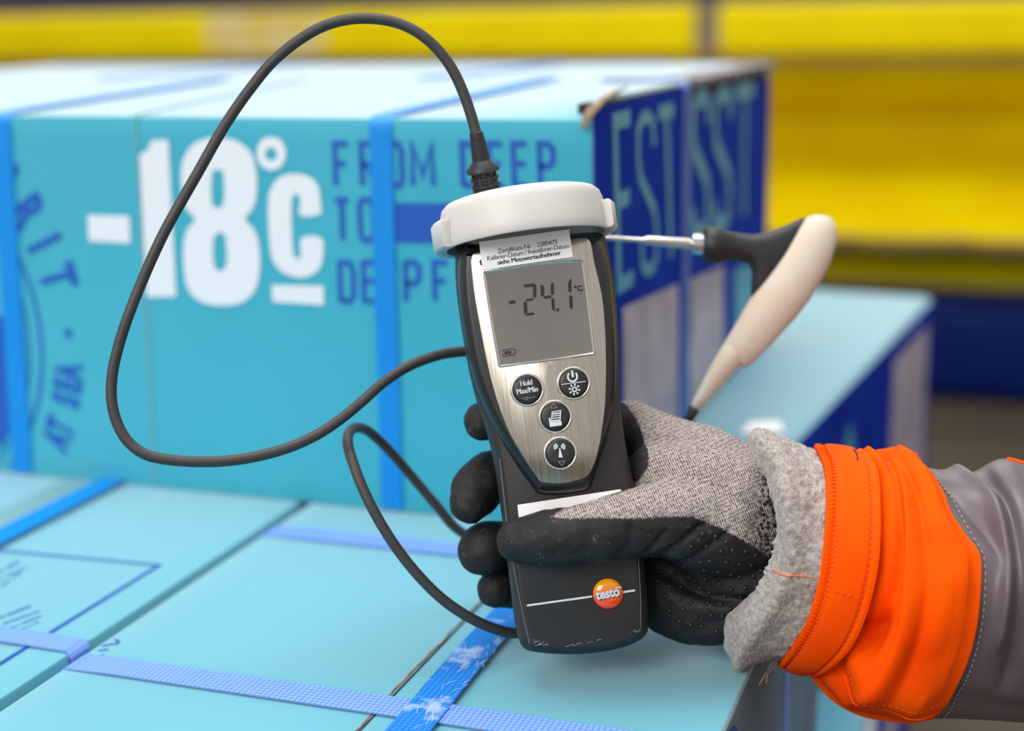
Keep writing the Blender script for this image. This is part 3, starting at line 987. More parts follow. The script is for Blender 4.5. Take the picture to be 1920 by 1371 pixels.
def seg_poly(lst, name, m=M_seg, h=HL, parent=None):
    V = []; F = []
    for poly in lst:
        o = len(V)
        q = [mp_.uv(a, b, h) for a, b in poly]
        V += [mp_.lift(u, v, h) for u, v in q]
        F.append(tuple(range(o, o + len(poly))))
    return add(name, V, F, m, parent or lc, smooth=False)


def c1(pts): return [(780 + a / 3.427, 330 + b / 3.4275) for a, b in pts]


dig = [c1([(592, 812), (605, 802), (632, 798), (643, 808), (630, 820), (605, 824)]),
       # 2
       c1([(689, 708), (698, 697), (755, 691), (768, 697), (755, 708), (708, 715)]),
       c1([(771, 697), (773, 712), (772, 775), (763, 784), (753, 775), (752, 712)]),
       c1([(702, 800), (716, 790), (748, 785), (760, 789), (746, 800), (716, 805)]),
       c1([(697, 808), (712, 812), (716, 875), (702, 888), (693, 880), (692, 815)]),
       c1([(698, 893), (715, 882), (752, 877), (762, 886), (757, 892), (712, 899)]),
       # 4
       c1([(800, 702), (812, 700), (823, 715), (823, 765), (813, 777), (803, 768)]),
       c1([(872, 690), (884, 684), (886, 750), (877, 768), (866, 758), (866, 700)]),
       c1([(815, 780), (830, 771), (862, 767), (874, 773), (860, 785), (832, 790)]),
       c1([(876, 782), (888, 790), (891, 855), (890, 870), (874, 858), (869, 792)]),
       c1([(900, 852), (917, 850), (919, 868), (903, 871)]),
       # 1
       c1([(986, 668), (997, 660), (999, 738), (989, 750), (979, 740), (978, 685)]),
       c1([(985, 772), (995, 765), (1005, 778), (1007, 855), (1000, 856), (986, 842)])]
seg_poly(dig, 'display_digits')['label'] = 'black digits -24.1'
pc = mp_.uv(1084.5, 541.5, HL)
text_mesh('°C', .0031, mp_, pc, 0, HL, M_seg, lc, 'display_unit', sx=1.0, bold=.00012)
bt = [([mp_.uv(a, b, HL) for a, b in c1([(556, 1128), (556, 1120), (625, 1110), (629, 1118), (640, 1117), (641, 1138), (631, 1139), (632, 1150), (560, 1160), (558, 1145)])], .00028, False)]
bt += [([mp_.uv(a, b, HL) for a, b in c1(L)], .0007, False) for L in ([(573, 1126), (576, 1149)], [(588, 1124), (591, 1147)], [(603, 1122), (606, 1144)])]
flat_print('battery_symbol', mp_, bt, .0004, M_seg, lc, off=HL)
# stickers
V = []; F = []


def sheet(px, h, m, name, th=.00015, lab=None):
    q = [mp_.uv(a, b, h) for a, b in px]
    n = len(q)
    V = [mp_.lift(u, v, h) for u, v in q] + [mp_.lift(u, v, h + th) for u, v in q]
    F = [tuple(range(n - 1, -1, -1)), tuple(range(n, 2 * n))] + [(i, (i + 1) % n, (i + 1) % n + n, i + n) for i in range(n)]
    return add(name, V, F, m, T, smooth=False, label=lab)


st = sheet([(905, 506.5), (1074, 482), (1067, 430), (898, 454)], HP + .0002, M_paper, 'calibration_sticker', lab='white sticker with three lines of German text')
hs = HP + .0005
k = math.radians(1.4)
for (txt, x, y, b_, sx_) in (('Zertifikats-Nr. : 2280475', 989.5, 462.5, .00000, 1.0), ('Kalibrier-Datum / Rekalibrier-Datum', 990.5, 473, .00000, .93), ('siehe Messwertaufnehmer', 992, 483.5, .00006, 1.0)):
    text_mesh(txt, .00263, mp_, mp_.uv(x, y, hs), k, hs, M_seg, st, 'sticker_text', sx=sx_, strike=b_, ls=.93)
text_mesh('t', .0042, mp_, mp_.uv(902.5, 492, hs), 0, HP + .0003, M_seg, T, 'logo_letter', bold=.0002)
sheet([(970, 947), (973, 974), (1012, 985), (1150, 960), (1180, 940), (1163, 917.5)], .0003, M_paper, 'lower_sticker', lab='white sticker partly under the thumb')


def button(cx, cy):
    c = mp_.uv(cx, cy, HP)
    pl0 = Plane(mp_.lift(c[0], c[1], 0), xm, ym)
    R_ = .0066
    lp = circ((0, 0), R_, 48)
    V, F = stack(pl0, lp, [(-.0003, HP - .0002), (-.0001, HP + .0005), (.0004, HP + .0008), (.0008, HP + .0004)], True, True)
    rg = add('button', V, F, M_chrome, T, label='round black button in a chrome ring')
    V, F = stack(pl0, circ((0, 0), R_ - .0006, 48), [(0, HP + .0001), (.0002, HP + .0009), (.0012, HP + .0012), (.0035, HP + .0013)])
    add('button_cap', V, F, M_button, rg)
    return rg, HP + .00145


def c2(pts): return [(830 + a / 3.809, 640 + b / 3.8083) for a, b in pts]


def icon(parent, lines, h, m, name, polys=None):
    L = []
    for pts, w_, cl in lines: L.append(([mp_.uv(a, b, h) for a, b in c2(pts)], w_, cl))
    pp = [[mp_.uv(a, b, h) for a, b in c2(q)] for q in (polys or [])]
    return flat_print(name, mp_, L, .0003, m, parent, off=h, polys=pp)


b1, hb = button(988.6, 731)
text_mesh('Hold', .0031, mp_, mp_.uv(*c2([(597, 299)])[0], hb), math.radians(.5), hb, M_iwhite, b1, 'button_text', sx=.8, strike=.00009)
text_mesh('Max/Min', .0031, mp_, mp_.uv(*c2([(604, 352)])[0], hb), math.radians(.5), hb, M_iwhite, b1, 'button_text', sx=.8, strike=.00009)
icon(b1, [([(567, 410), (607, 396), (604, 418)], .00018, True), ([(606, 406), (656, 400), (655, 388)], .0002, False)], hb, M_igrey, 'arrow_symbol')
b2_, hb = button(1075.4, 718.8)
arc = [(927 + 33 * math.cos(math.radians(a)), 252 + 35 * math.sin(math.radians(a))) for a in np.linspace(-48, 222, 26)]
ic = [(arc, .0007, False), ([(924, 210), (930, 257)], .0009, False), ([(850, 309), (1021, 286)], .0003, False)]
ring_ = [(941 + 15 * math.cos(a), 344 + 15 * math.sin(a)) for a in np.linspace(0, 2 * math.pi, 20, endpoint=False)]
ic.append((ring_, .0005, True))
for k_ in range(8):
    a = math.radians(k_ * 45 + 6)
    ic.append(([(941 + 25 * math.cos(a), 344 + 25 * math.sin(a)), (941 + 42 * math.cos(a), 344 + 42 * math.sin(a))], .0006, False))
icon(b2_, ic, hb, M_iwhite, 'power_and_light_symbol')
b3_, hb = button(1041, 781.5)
icon(b3_, [([(771, 479), (817, 475), (790, 445)], .00018, True)], hb, M_igrey, 'up_triangle')
pr_ = [[(757, 548), (768, 546), (772, 570), (780, 580), (845, 574), (850, 568), (850, 600), (766, 612)]]
icon(b3_, [([(782, 505), (843, 495), (838, 570), (776, 576)], .0004, True)] + [([(783, 503 + 16 * q), (838, 497 + 16 * q)], .0004 if q != 1 else .0006, False) for q in (1, 2, 3, 4)], hb, M_iwhite, 'printer_symbol', polys=pr_)
b4_, hb = button(1050.3, 850)
arcs = []
for r_ in (16, 24, 32, 40):
    for a0, a1 in ((-62, 42), (138, 242)):
        arcs.append(([(834 + r_ * math.cos(math.radians(a)), 756 + r_ * .8 * math.sin(math.radians(a))) for a in np.linspace(a0 + 8, a1 - 8, 10)] if True else None, .0003, False))
icon(b4_, arcs, hb, M_iwhite, 'antenna_symbol', polys=[[(833, 762), (838, 762), (857, 829), (829, 831)]])
icon(b4_, [([(826, 860), (873, 855), (852, 888)], .00018, True)], hb, M_igrey, 'down_triangle')

# brand line and badge
flat_print('white_line', mp_, [([mp_.uv(988, 1135.5), mp_.uv(1110, 1118.5)], .0008, False), ([mp_.uv(1167, 1110.5), mp_.uv(1190.5, 1107)], .0008, False)], .0008, M_iwhite, T, off=.0003)
bc = mp_.uv(1140, 1113.5)
M_badge = bpy.data.materials.new('badge_enamel'); M_badge.use_nodes = True
nt = M_badge.node_tree; b_ = nt.nodes['Principled BSDF']; b_.inputs['Roughness'].default_value = .12; b_.inputs['Coat Weight'].default_value = .6
tc = nt.nodes.new('ShaderNodeTexCoord'); sx = nt.nodes.new('ShaderNodeSeparateXYZ'); nt.links.new(tc.outputs['Object'], sx.inputs[0])
mr = nt.nodes.new('ShaderNodeMapRange'); mr.inputs['From Min'].default_value = float(bc[1] - .006); mr.inputs['From Max'].default_value = float(bc[1] + .006)
nt.links.new(sx.outputs['Y'], mr.inputs['Value'])
cr_ = nt.nodes.new('ShaderNodeValToRGB')
cr_.color_ramp.elements[0].color = lin((222, 52, 26)); cr_.color_ramp.elements[1].color = lin((246, 172, 16))
e_ = cr_.color_ramp.elements.new(.5); e_.color = lin((238, 92, 14))
nt.links.new(mr.outputs[0], cr_.inputs[0]); nt.links.new(cr_.outputs[0], b_.inputs['Base Color'])
plb = Plane(mp_.lift(bc[0], bc[1], 0), xm, ym)
V, F = stack(plb, circ((0, 0), .0061, 48), [(0, -.0002), (0, .0006), (.0006, .0012), (.0018, .0018), (.0034, .0021), (.0055, .0022)])
bd = add('badge', V, F, M_badge, T, label='round glossy orange badge with a white name')
text_mesh('testo', .0053, mp_, mp_.uv(1140.4, 1114.4, .0024), math.radians(2.5), .0023, M_seg, bd, 'badge_shadow', bold=.00022, sx=.86)
text_mesh('testo', .0053, mp_, mp_.uv(1139.6, 1113.2, .0026), math.radians(2.5), .0026, M_iwhite, bd, 'badge_name', bold=.0002, sx=.86)
flat_print('badge_bar', mp_, [([mp_.uv(1154, 1102.8, .0026), mp_.uv(1165, 1101.2, .0026)], .0005, False)], .0005, M_iwhite, bd, off=.0026)

# ------------------------------------------------------------------ milky cap
co = P(986, 452, .627)
ca_ = math.radians(7.9); ct = math.radians(3.5)
cxv = RC @ np.array([math.cos(ca_), math.sin(ca_), 0])
cyv = RC @ np.array([-math.sin(ca_) * math.cos(ct), math.cos(ca_) * math.cos(ct), -math.sin(ct)])
czv = np.cross(cxv, cyv)
CM = Matrix([[cxv[0], cyv[0], czv[0], co[0]], [cxv[1], cyv[1], czv[1], co[1]], [cxv[2], cyv[2], czv[2], co[2]], [0, 0, 0, 1]])
CAP = thing('plastic_cap', 'milky white round plastic cap fitted over the top of the thermometer', 'cap', M=CM)
CAP.parent = None


def lathe(prof, n=96, a0=0, a1=360):
    rings = []
    full = a1 - a0 >= 360
    for a in np.linspace(a0, a1, n, endpoint=not full):
        c, s = math.cos(math.radians(a)), math.sin(math.radians(a))
        rings.append([co + cxv * r * c + czv * r * s + cyv * y for r, y in prof])
    V, F = loft(rings, close=True, cap0=not full, cap1=not full)
    if full:
        n_ = len(prof); N = len(rings)
        for j in range(n_):
            k = (j + 1) % n_
            F.append(((N - 1) * n_ + j, (N - 1) * n_ + k, k, j))
    return V, F


hC = .0185
prof = [(.0001, hC), (.0285, hC), (.0312, hC - .0007), (.0330, hC - .0024), (.0338, hC - .005), (.0346, .004), (.0348, .0005), (.0344, -.0005), (.0330, -.0005), (.0326, .001), (.0318, hC - .004), (.0300, hC - .0022), (.0001, hC - .0022)]
V, F = lathe(prof)
cp = add('shell', V, F, M_cap, CAP, sharp=1.0)
for a0, a1 in ((150, 212), (-24, 20)):
    pr2 = [(.0345, -.0006), (.0372, -.0006), (.0382, .0004), (.0382, .0098), (.0374, .0108), (.0340, .0108)]
    V, F = lathe(pr2, 24, a0, a1)
    add('flange_tab', V, F, M_cap, CAP, sharp=1.0)

# ------------------------------------------------------------------ probe : plug, cable, handle
PR = thing('temperature_probe', 'food probe with cream T handle, steel needle and long dark cable plugged into the thermometer', 'probe', tuple(P(1450, 540, .70)))


def rings_along(pts, radii, seg=32, fl=None):
    return tube(pts, radii, seg)


# plug
pa = P(917, 380, .630); pb = P(891, 240, .622)
ax = pb - pa; Lp = np.linalg.norm(ax); ax /= Lp
def pos(y): # y px between 240 and 380
    return pa + ax * Lp * (380 - y) / 140
pts = []; rad = []
for y, r_ in ((400, .0056), (366, .0056), (364, .0062), (358, .0062), (356, .0055), (351, .0055), (349, .0061), (344, .0061), (342, .0054), (338, .0054), (336, .0059), (331, .0059), (329, .0052), (324, .0052), (322, .0067), (318, .0070),
              (314, .0066), (303, .0043), (300, .0038), (270, .0033), (248, .00275), (246, .0022)):
    pts.append(pos(y)); rad.append(r_)
V, F = tube(pts, rad, 28)
add('plug', V, F, M_plug, PR, sharp=.5, label='black ribbed plug with strain relief')
vf = []
right = np.cross(ax, RC @ np.array([0, 0, 1.0])); right /= np.linalg.norm(right)
fw = np.cross(right, ax); fw = fw if np.dot(fw, O0 - pa) > 0 else -fw
for k in (-62, -22, 18, 58):
    dv = right * math.sin(math.radians(k)) + fw * math.cos(math.radians(k))
    vf.append(tube([pos(370) + dv * .0058, pos(324) + dv * .0053], .0006, 6))
V, F = merge(*vf)
add('plug_ribs', V, F, M_plug, PR)
cab = [(895, 262, .6222), (890, 240, .622), (882, 212, .6215), (868, 172, .621), (848, 130, .620), (820, 92, .619), (785, 62, .618), (745, 43, .618), (700, 35, .618), (650, 37, .618), (602, 51, .618), (555, 79, .618), (512, 115, .618), (478, 155, .618), (440, 207, .617), (408, 258, .616),
       (372, 322, .615), (340, 378, .614), (312, 428, .613), (286, 482, .612), (262, 538, .612), (240, 594, .611), (222, 650, .611), (211, 700, .611), (209, 748, .611), (219, 792, .611), (240, 828, .611), (272, 852, .611), (315, 862, .612), (370, 866, .613),
       (430, 864, .615), (490, 854, .618), (545, 838, .621), (595, 815, .625), (640, 785, .629), (680, 752, .633), (718, 718, .637), (760, 690, .642), (805, 671, .647), (850, 661, .652), (900, 662, .657), (985, 690, .668),
       (1040, 780, .692), (1050, 930, .694), (1045, 1080, .684), (1020, 1165, .662), (975, 1187, .648), (930, 1180, .640), (880, 1158, .634), (830, 1124, .630), (785, 1080, .627), (745, 1030, .625), (710, 975, .624), (682, 920, .625), (662, 868, .629), (652, 832, .637), (656, 809, .648),
       (672, 802, .660), (695, 812, .672), (730, 845, .682), (775, 897, .690), (820, 950, .694), (862, 996, .698), (950, 1040, .705), (1060, 1050, .712), (1160, 980, .715), (1230, 880, .715), (1275, 810, .713), (1296, 776, .711)]
c3 = [P(*q) for q in cab]
c3 = resample(cr(c3, 6), 520)
V, F = tube(c3, .00225, 14)
add('cable', V, F, M_rubber, PR, label='dark grey rubber cable in two loops')
DH = .705


def el_tube(rows, seg=36, flat=.8, d=DH):
    """rows: (px,py,r_px) along the handle; cross-section ellipse, flatter in depth"""
    p = [P(a, b, d) for a, b, _ in rows]
    r = [c * d / FPX for *_, c in rows]
    return p, r


ha = [(1541, 405, 14), (1540, 412, 25), (1537, 424, 33), (1531, 442, 40), (1518, 470, 45), (1500, 502, 47), (1478, 536, 48), (1454, 570, 46), (1430, 602, 42), (1408, 632, 38), (1386, 660, 33), (1380, 668, 31), (1377, 671, 27)]
p_, r_ = el_tube(ha)
V, F = tube(p_, r_, 40)
Vn = []
view = RC @ np.array([0, 0, 1.0])
cen = np.mean(p_, 0)
for v in V:
    v = np.array(v); d_ = np.dot(v - cen, view); Vn.append(v - view * d_ * .25)
add('handle', Vn, F, M_handle, PR, label='cream plastic T handle', sharp=.8)
gl = [(1383, 652, 20), (1376, 660, 24), (1368, 672, 24), (1352, 694, 21), (1334, 720, 17), (1316, 747, 13), (1303, 765, 10), (1302, 767, 8)]
p_, r_ = el_tube(gl); V, F = tube(p_, r_, 28)
add('cable_gland', V, F, M_handle, PR, label='cream tapered cable sleeve', sharp=.8)
ge = [(1303, 762, 9), (1301, 768, 10.5), (1294, 782, 9.5), (1289, 790, 8)]
p_, r_ = el_tube(ge); V, F = tube(p_, r_, 20)
add('cable_end_ring', V, F, M_plug, PR)
# black T web: loft from round stem into the long handle
hd = np.array([1502 - 1408., 412 - 560.]); hd /= np.linalg.norm(hd)
rows = [(1318, 459, 27, 0, 27), (1322, 459, 33, 0, 33), (1338, 460, 35, 0, 35), (1352, 461, 33, 0, 33), (1357, 461, 28, 0, 28), (1385, 464, 27, 0, 26), (1408, 468, 28, .25, 26), (1424, 473, 40, .6, 26), (1440, 479, 64, .9, 26), (1456, 484, 90, 1, 25), (1472, 490, 92, 1, 22)]
rings = []
for cx_, cy_, a_, tw, b_r in rows:
    up = np.array([0.02, -1.0]); dvec = up * (1 - tw) + hd * tw; dvec /= np.linalg.norm(dvec)
    rings.append([P(cx_ + dvec[0] * a_ * math.cos(t_), cy_ + dvec[1] * a_ * math.cos(t_), DH) + view * (b_r * .85 * DH / FPX) * math.sin(t_) for t_ in np.linspace(0, 2 * math.pi, 40, endpoint=False)])
V, F = loft(rings)
add('stem', V, F, mat('matt_black_plastic', (26, 26, 30), rough=.5), PR, sharp=.9, label='black stem flaring into the handle')
p_, r_ = el_tube([(1294, 457, 11), (1298, 457, 19), (1312, 458, 20), (1320, 459, 19)]); V, F = tube(p_, r_, 24)
add('collar', V, F, M_steel, PR, sharp=.6, label='steel collar')
nd = [(1012, 437, 1.0, .692), (1028, 438, 4.2, .6925), (1165, 448, 4.6, .700), (1205, 451, 5, .7012), (1212, 451, 9, .7015), (1250, 454, 9.5, .703), (1296, 457, 10, DH)]
V, F = tube([P(a, b, e) for a, b, _, e in nd], [c * e / FPX for _, _, c, e in nd], 16)
add('needle', V, F, M_steel, PR, sharp=.6, label='steel needle')

# ------------------------------------------------------------------ person : glove and sleeve
PO = P(1450, 1000, .635)
PE = thing('person', "worker's gloved forearm in an orange and grey jacket sleeve, gripping the thermometer from the right", 'person', M=Matrix([[xm[0], ym[0], zm[0], PO[0]], [xm[1], ym[1], zm[1], PO[1]], [xm[2], ym[2], zm[2], PO[2]], [0, 0, 0, 1]]))

chains = [
    [(974, 1014, .606, 9.2), (1030, 1009, .6035, 11.4), (1100, 1001, .603, 12.2), (1180, 983, .604, 13.6), (1250, 975, .608, 16.5), (1330, 985, .616, 20), (1420, 990, .628, 22)],
    [(1180, 800, .654, 12), (1230, 833, .646, 14.5), (1300, 868, .640, 17.5), (1380, 910, .634, 18), (1450, 960, .634, 18.5), (1540, 1000, .634, 22)],
    [(1235, 892, .630, 14), (1300, 905, .624, 18), (1370, 940, .624, 22), (1450, 990, .63, 22), (1540, 1010, .634, 24)],
    [(1200, 1060, .655, 13), (1245, 1108, .646, 16.5), (1300, 1132, .640, 17), (1365, 1122, .636, 19), (1430, 1065, .634, 24), (1540, 1030, .634, 26)],
    [(1215, 960, .655, 18), (1290, 1010, .645, 22), (1400, 1010, .64, 26)],
    # fingers
    [(1230, 850, .664, 13), (1120, 815, .672, 10), (1010, 795, .672, 9.2), (945, 788, .662, 8.6), (913, 788, .648, 8.3), (904, 792, .638, 8.0)],
    [(1230, 940, .664, 14), (1120, 915, .676, 11), (1010, 895, .677, 10.8), (950, 890, .667, 10.6), (914, 894, .652, 10.6), (893, 922, .640, 11.2), (880, 944, .632, 8.6)],
    [(1230, 1020, .664, 14), (1120, 1025, .674, 11), (1010, 1027, .674, 10.6), (950, 1025, .662, 10.7), (916, 1026, .647, 10.8), (905, 1032, .635, 10.6)],
    [(1230, 1090, .662, 13), (1120, 1102, .669, 9.6), (1010, 1106, .668, 8.6), (960, 1104, .657, 8.2), (929, 1106, .642, 7.9)],
]
vfs = []
for ch in chains:
    p3 = [np.append(P(a, b, c), r * .001) for a, b, c, r in ch]
    q = cr(p3, 6)
    vfs.append(tube([v[:3] for v in q], [float(v[3]) for v in q], 20, round_ends=True))
V, F = merge(*vfs)
tmp = add('glove_tmp', V, F, M_black, PE)
md = tmp.modifiers.new('r', 'REMESH'); md.mode = 'VOXEL'; md.voxel_size = .0009; md.use_smooth_shade = True
md2 = tmp.modifiers.new('s', 'SMOOTH'); md2.factor = .5; md2.iterations = 9
bpy.context.view_layer.update()
dg = bpy.context.evaluated_depsgraph_get()
gm = bpy.data.meshes.new_from_object(tmp.evaluated_get(dg))
bpy.data.objects.remove(tmp)
nv = len(gm.vertices)
co_ = np.empty(nv * 3); gm.vertices.foreach_get('co', co_); co_ = co_.reshape(-1, 3)
no_ = np.empty(nv * 3); gm.vertices.foreach_get('normal', no_); no_ = no_.reshape(-1, 3)
gpl = Plane(PO, xm, ym)


def gx(pts, h=.0): return np.array([gpl.uv(a, b, h) for a, b in pts])


def dist_seg(p, poly, closed=False):
    d = np.full(len(p), 1e9)
    n = len(poly)
    for i in range(n if closed else n - 1):
        a = poly[i]; b = poly[(i + 1) % n]
        ab = b - a; t = np.clip(((p - a) @ ab) / (ab @ ab), 0, 1)
        d = np.minimum(d, np.linalg.norm(p - a - t[:, None] * ab, axis=1))
    return d


def inside(p, poly):
    r = np.zeros(len(p), bool); n = len(poly)
    for i in range(n):
        a = poly[i]; b = poly[(i + 1) % n]
        c = ((a[1] > p[:, 1]) != (b[1] > p[:, 1]))
        with np.errstate(divide='ignore', invalid='ignore'):
            x = (b[0] - a[0]) * (p[:, 1] - a[1]) / (b[1] - a[1]) + a[0]
        r ^= c & (p[:, 0] < x)
    return r


p2 = co_[:, :2]
front = no_[:, 2] > -.1
# creases of the coated palm and thumb base (in the hand's own frame)
for pts, wd_, dp in [([(1192, 1040), (1215, 1015), (1232, 992)], .0016, .0016), ([(1205, 1046), (1245, 1024), (1290, 985), (1310, 972)], .0016, .0020), ([(1228, 1052), (1275, 1046), (1320, 1012), (1350, 990)], .0016, .0016),
                     ([(1150, 1040), (1168, 1015), (1172, 985)], .002, .0009), ([(1222, 1050), (1255, 1075), (1300, 1104), (1350, 1122), (1410, 1130)], .0026, .0042),
                     ([(1080, 1068), (1092, 1035), (1100, 1000)], .003, .0006), ([(1320, 1170), (1360, 1165), (1410, 1140)], .003, .0016),
                     ([(1340, 960), (1390, 975), (1440, 1010)], .004, .0008), ([(1290, 800), (1330, 870), (1340, 940)], .006, .0010), ([(868, 940), (905, 958), (935, 950)], .0025, .0009),
                     ([(1370, 850), (1400, 920), (1410, 990)], .005, .0010)]:
    d = dist_seg(p2, gx(cr(pts, 4), .01))
    co_ -= no_ * (dp * np.exp(-(d / wd_) ** 2) * front)[:, None]
# low broad unevenness of worn fabric
for i in range(nv):
    v = Vector(co_[i])
    co_[i] += no_[i] * (.0007 * noise.noise(v * 75) + .00035 * noise.noise(v * 260))
gm.vertices.foreach_set('co', co_.reshape(-1))
greyp = gx([(1150, 700), (1163, 741), (1180, 756), (1196, 782), (1208, 815), (1215, 850), (1213, 875), (1196, 902), (1163, 918), (1120, 928), (1070, 942), (1030, 963), (1060, 966), (1110, 964), (1180, 966), (1240, 962), (1283, 962), (1318, 976), (1360, 997), (1400, 1018),
            (1446, 1052), (1700, 1150), (1700, 500), (1150, 500)], .012)
sd = dist_seg(p2, greyp, True) * np.where(inside(p2, greyp), 1, -1)
sd = np.where(co_[:, 2] < -.030, np.abs(sd) * 0 + .002, sd)
ribp = gx([(1408, 880), (1398, 960), (1392, 1005), (1400, 1030), (1440, 1060), (1500, 1080), (1500, 850)], .012)
rd = dist_seg(p2, ribp, True) * np.where(inside(p2, ribp), 1, -1)
at2 = gm.attributes.new('rib', 'FLOAT', 'POINT')
at2.data.foreach_set('value', rd.astype(np.float32))
at = gm.attributes.new('coat', 'FLOAT', 'POINT')
at.data.foreach_set('value', sd.astype(np.float32))


def glove_mat():
    m = bpy.data.materials.new('coated_knit'); m.use_nodes = True
    nt = m.node_tree; L = nt.links; b = nt.nodes['Principled BSDF']
    b.inputs['Roughness'].default_value = .8
    tc = nt.nodes.new('ShaderNodeTexCoord')
    mp = nt.nodes.new('ShaderNodeMapping'); mp.inputs['Rotation'].default_value = (0, 0, math.radians(-14))
    mp.inputs['Scale'].default_value = (1, 1, .3)
    L.new(tc.outputs['Object'], mp.inputs[0])
    # wobble
    nz = nt.nodes.new('ShaderNodeTexNoise'); nz.inputs['Scale'].default_value = 120
    L.new(tc.outputs['Object'], nz.inputs['Vector'])
    va = nt.nodes.new('ShaderNodeVectorMath'); va.operation = 'MULTIPLY_ADD'; va.inputs[1].default_value = (.0016, .0012, 0)
    L.new(nz.outputs['Color'], va.inputs[0]); L.new(mp.outputs[0], va.inputs[2])
    w1 = nt.nodes.new('ShaderNodeTexWave'); w1.bands_direction = 'X'; w1.inputs['Scale'].default_value = 360; w1.inputs['Distortion'].default_value = 0
    w2 = nt.nodes.new('ShaderNodeTexWave'); w2.bands_direction = 'Y'; w2.inputs['Scale'].default_value = 210; w2.inputs['Distortion'].default_value = 0
    L.new(va.outputs[0], w1.inputs['Vector']); L.new(va.outputs[0], w2.inputs['Vector'])
    n2 = nt.nodes.new('ShaderNodeTexNoise'); n2.inputs['Scale'].default_value = 900; n2.inputs['Detail'].default_value = 2
    L.new(tc.outputs['Object'], n2.inputs['Vector'])
    m0 = nt.nodes.new('ShaderNodeMath'); m0.operation = 'MULTIPLY'; m0.inputs[1].default_value = .15; L.new(w2.outputs['Fac'], m0.inputs[0])
    mx = nt.nodes.new('ShaderNodeMath'); mx.operation = 'MULTIPLY_ADD'; mx.inputs[1].default_value = .5
    L.new(w1.outputs['Fac'], mx.inputs[0]); L.new(m0.outputs[0], mx.inputs[2])
    ad = nt.nodes.new('ShaderNodeMath'); ad.operation = 'MULTIPLY_ADD'; ad.inputs[1].default_value = 1.25
    L.new(n2.outputs['Fac'], ad.inputs[0]); L.new(mx.outputs[0], ad.inputs[2])
    ad.use_clamp = False
    mr = nt.nodes.new('ShaderNodeMapRange'); mr.inputs['From Min'].default_value = .62; mr.inputs['From Max'].default_value = 1.25
    L.new(ad.outputs[0], mr.inputs['Value'])
    kn = nt.nodes.new('ShaderNodeMix'); kn.data_type = 'RGBA'
    kn.inputs['A'].default_value = lin((78, 72, 72)); kn.inputs['B'].default_value = lin((190, 178, 174))
    L.new(mr.outputs[0], kn.inputs['Factor'])
    ra = nt.nodes.new('ShaderNodeAttribute'); ra.attribute_name = 'rib'
    rm = nt.nodes.new('ShaderNodeMapRange'); rm.inputs['From Min'].default_value = -.005; rm.inputs['From Max'].default_value = .004
    L.new(ra.outputs['Fac'], rm.inputs['Value'])
    vo = nt.nodes.new('ShaderNodeTexVoronoi'); vo.inputs['Scale'].default_value = 620
    L.new(tc.outputs['Object'], vo.inputs['Vector'])
    vr = nt.nodes.new('ShaderNodeMapRange'); vr.inputs['From Min'].default_value = .35; vr.inputs['From Max'].default_value = .62; vr.inputs['To Min'].default_value = 1; vr.inputs['To Max'].default_value = .25
    L.new(vo.outputs['Distance'], vr.inputs['Value'])
    rmm = nt.nodes.new('ShaderNodeMath'); rmm.operation = 'MULTIPLY'
    L.new(rm.outputs[0], rmm.inputs[0]); L.new(vr.outputs[0], rmm.inputs[1])
    kn2 = nt.nodes.new('ShaderNodeMix'); kn2.data_type = 'RGBA'; kn2.inputs['B'].default_value = lin((34, 32, 33))
    L.new(kn.outputs['Result'], kn2.inputs['A']); L.new(rmm.outputs[0], kn2.inputs['Factor'])
    kn = kn2
    bl = nt.nodes.new('ShaderNodeTexNoise'); bl.inputs['Scale'].default_value = 70; bl.inputs['Detail'].default_value = 5
    L.new(tc.outputs['Object'], bl.inputs['Vector'])
    bk = nt.nodes.new('ShaderNodeMix'); bk.data_type = 'RGBA'
    bk.inputs['A'].default_value = lin((20, 19, 20)); bk.inputs['B'].default_value = lin((50, 48, 47))
    L.new(bl.outputs['Fac'], bk.inputs['Factor'])
    # dusty scuffs
    dn = nt.nodes.new('ShaderNodeTexNoise'); dn.inputs['Scale'].default_value = 260; dn.inputs['Detail'].default_value = 8; dn.inputs['Roughness'].default_value = .75
    L.new(tc.outputs['Object'], dn.inputs['Vector'])
    dr = nt.nodes.new('ShaderNodeMapRange'); dr.inputs['From Min'].default_value = .60; dr.inputs['From Max'].default_value = .80; dr.inputs['To Max'].default_value = .7
    L.new(dn.outputs['Fac'], dr.inputs['Value'])
    bk2 = nt.nodes.new('ShaderNodeMix'); bk2.data_type = 'RGBA'; bk2.inputs['B'].default_value = lin((150, 150, 158))
    L.new(bk.outputs['Result'], bk2.inputs['A']); L.new(dr.outputs[0], bk2.inputs['Factor'])
    a = nt.nodes.new('ShaderNodeAttribute'); a.attribute_name = 'coat'
    jn = nt.nodes.new('ShaderNodeMath'); jn.operation = 'MULTIPLY_ADD'; jn.inputs[1].default_value = .0014
    sb = nt.nodes.new('ShaderNodeMath'); sb.operation = 'SUBTRACT'; sb.inputs[1].default_value = .5
    L.new(n2.outputs['Fac'], sb.inputs[0]); L.new(sb.outputs[0], jn.inputs[0]); L.new(a.outputs['Fac'], jn.inputs[2])
    ms = nt.nodes.new('ShaderNodeMapRange'); ms.inputs['From Min'].default_value = -.0004; ms.inputs['From Max'].default_value = .0004
    L.new(jn.outputs[0], ms.inputs['Value'])
    fx = nt.nodes.new('ShaderNodeMix'); fx.data_type = 'RGBA'
    L.new(ms.outputs[0], fx.inputs['Factor']); L.new(bk2.outputs['Result'], fx.inputs['A']); L.new(kn.outputs['Result'], fx.inputs['B'])
    L.new(fx.outputs['Result'], b.inputs['Base Color'])
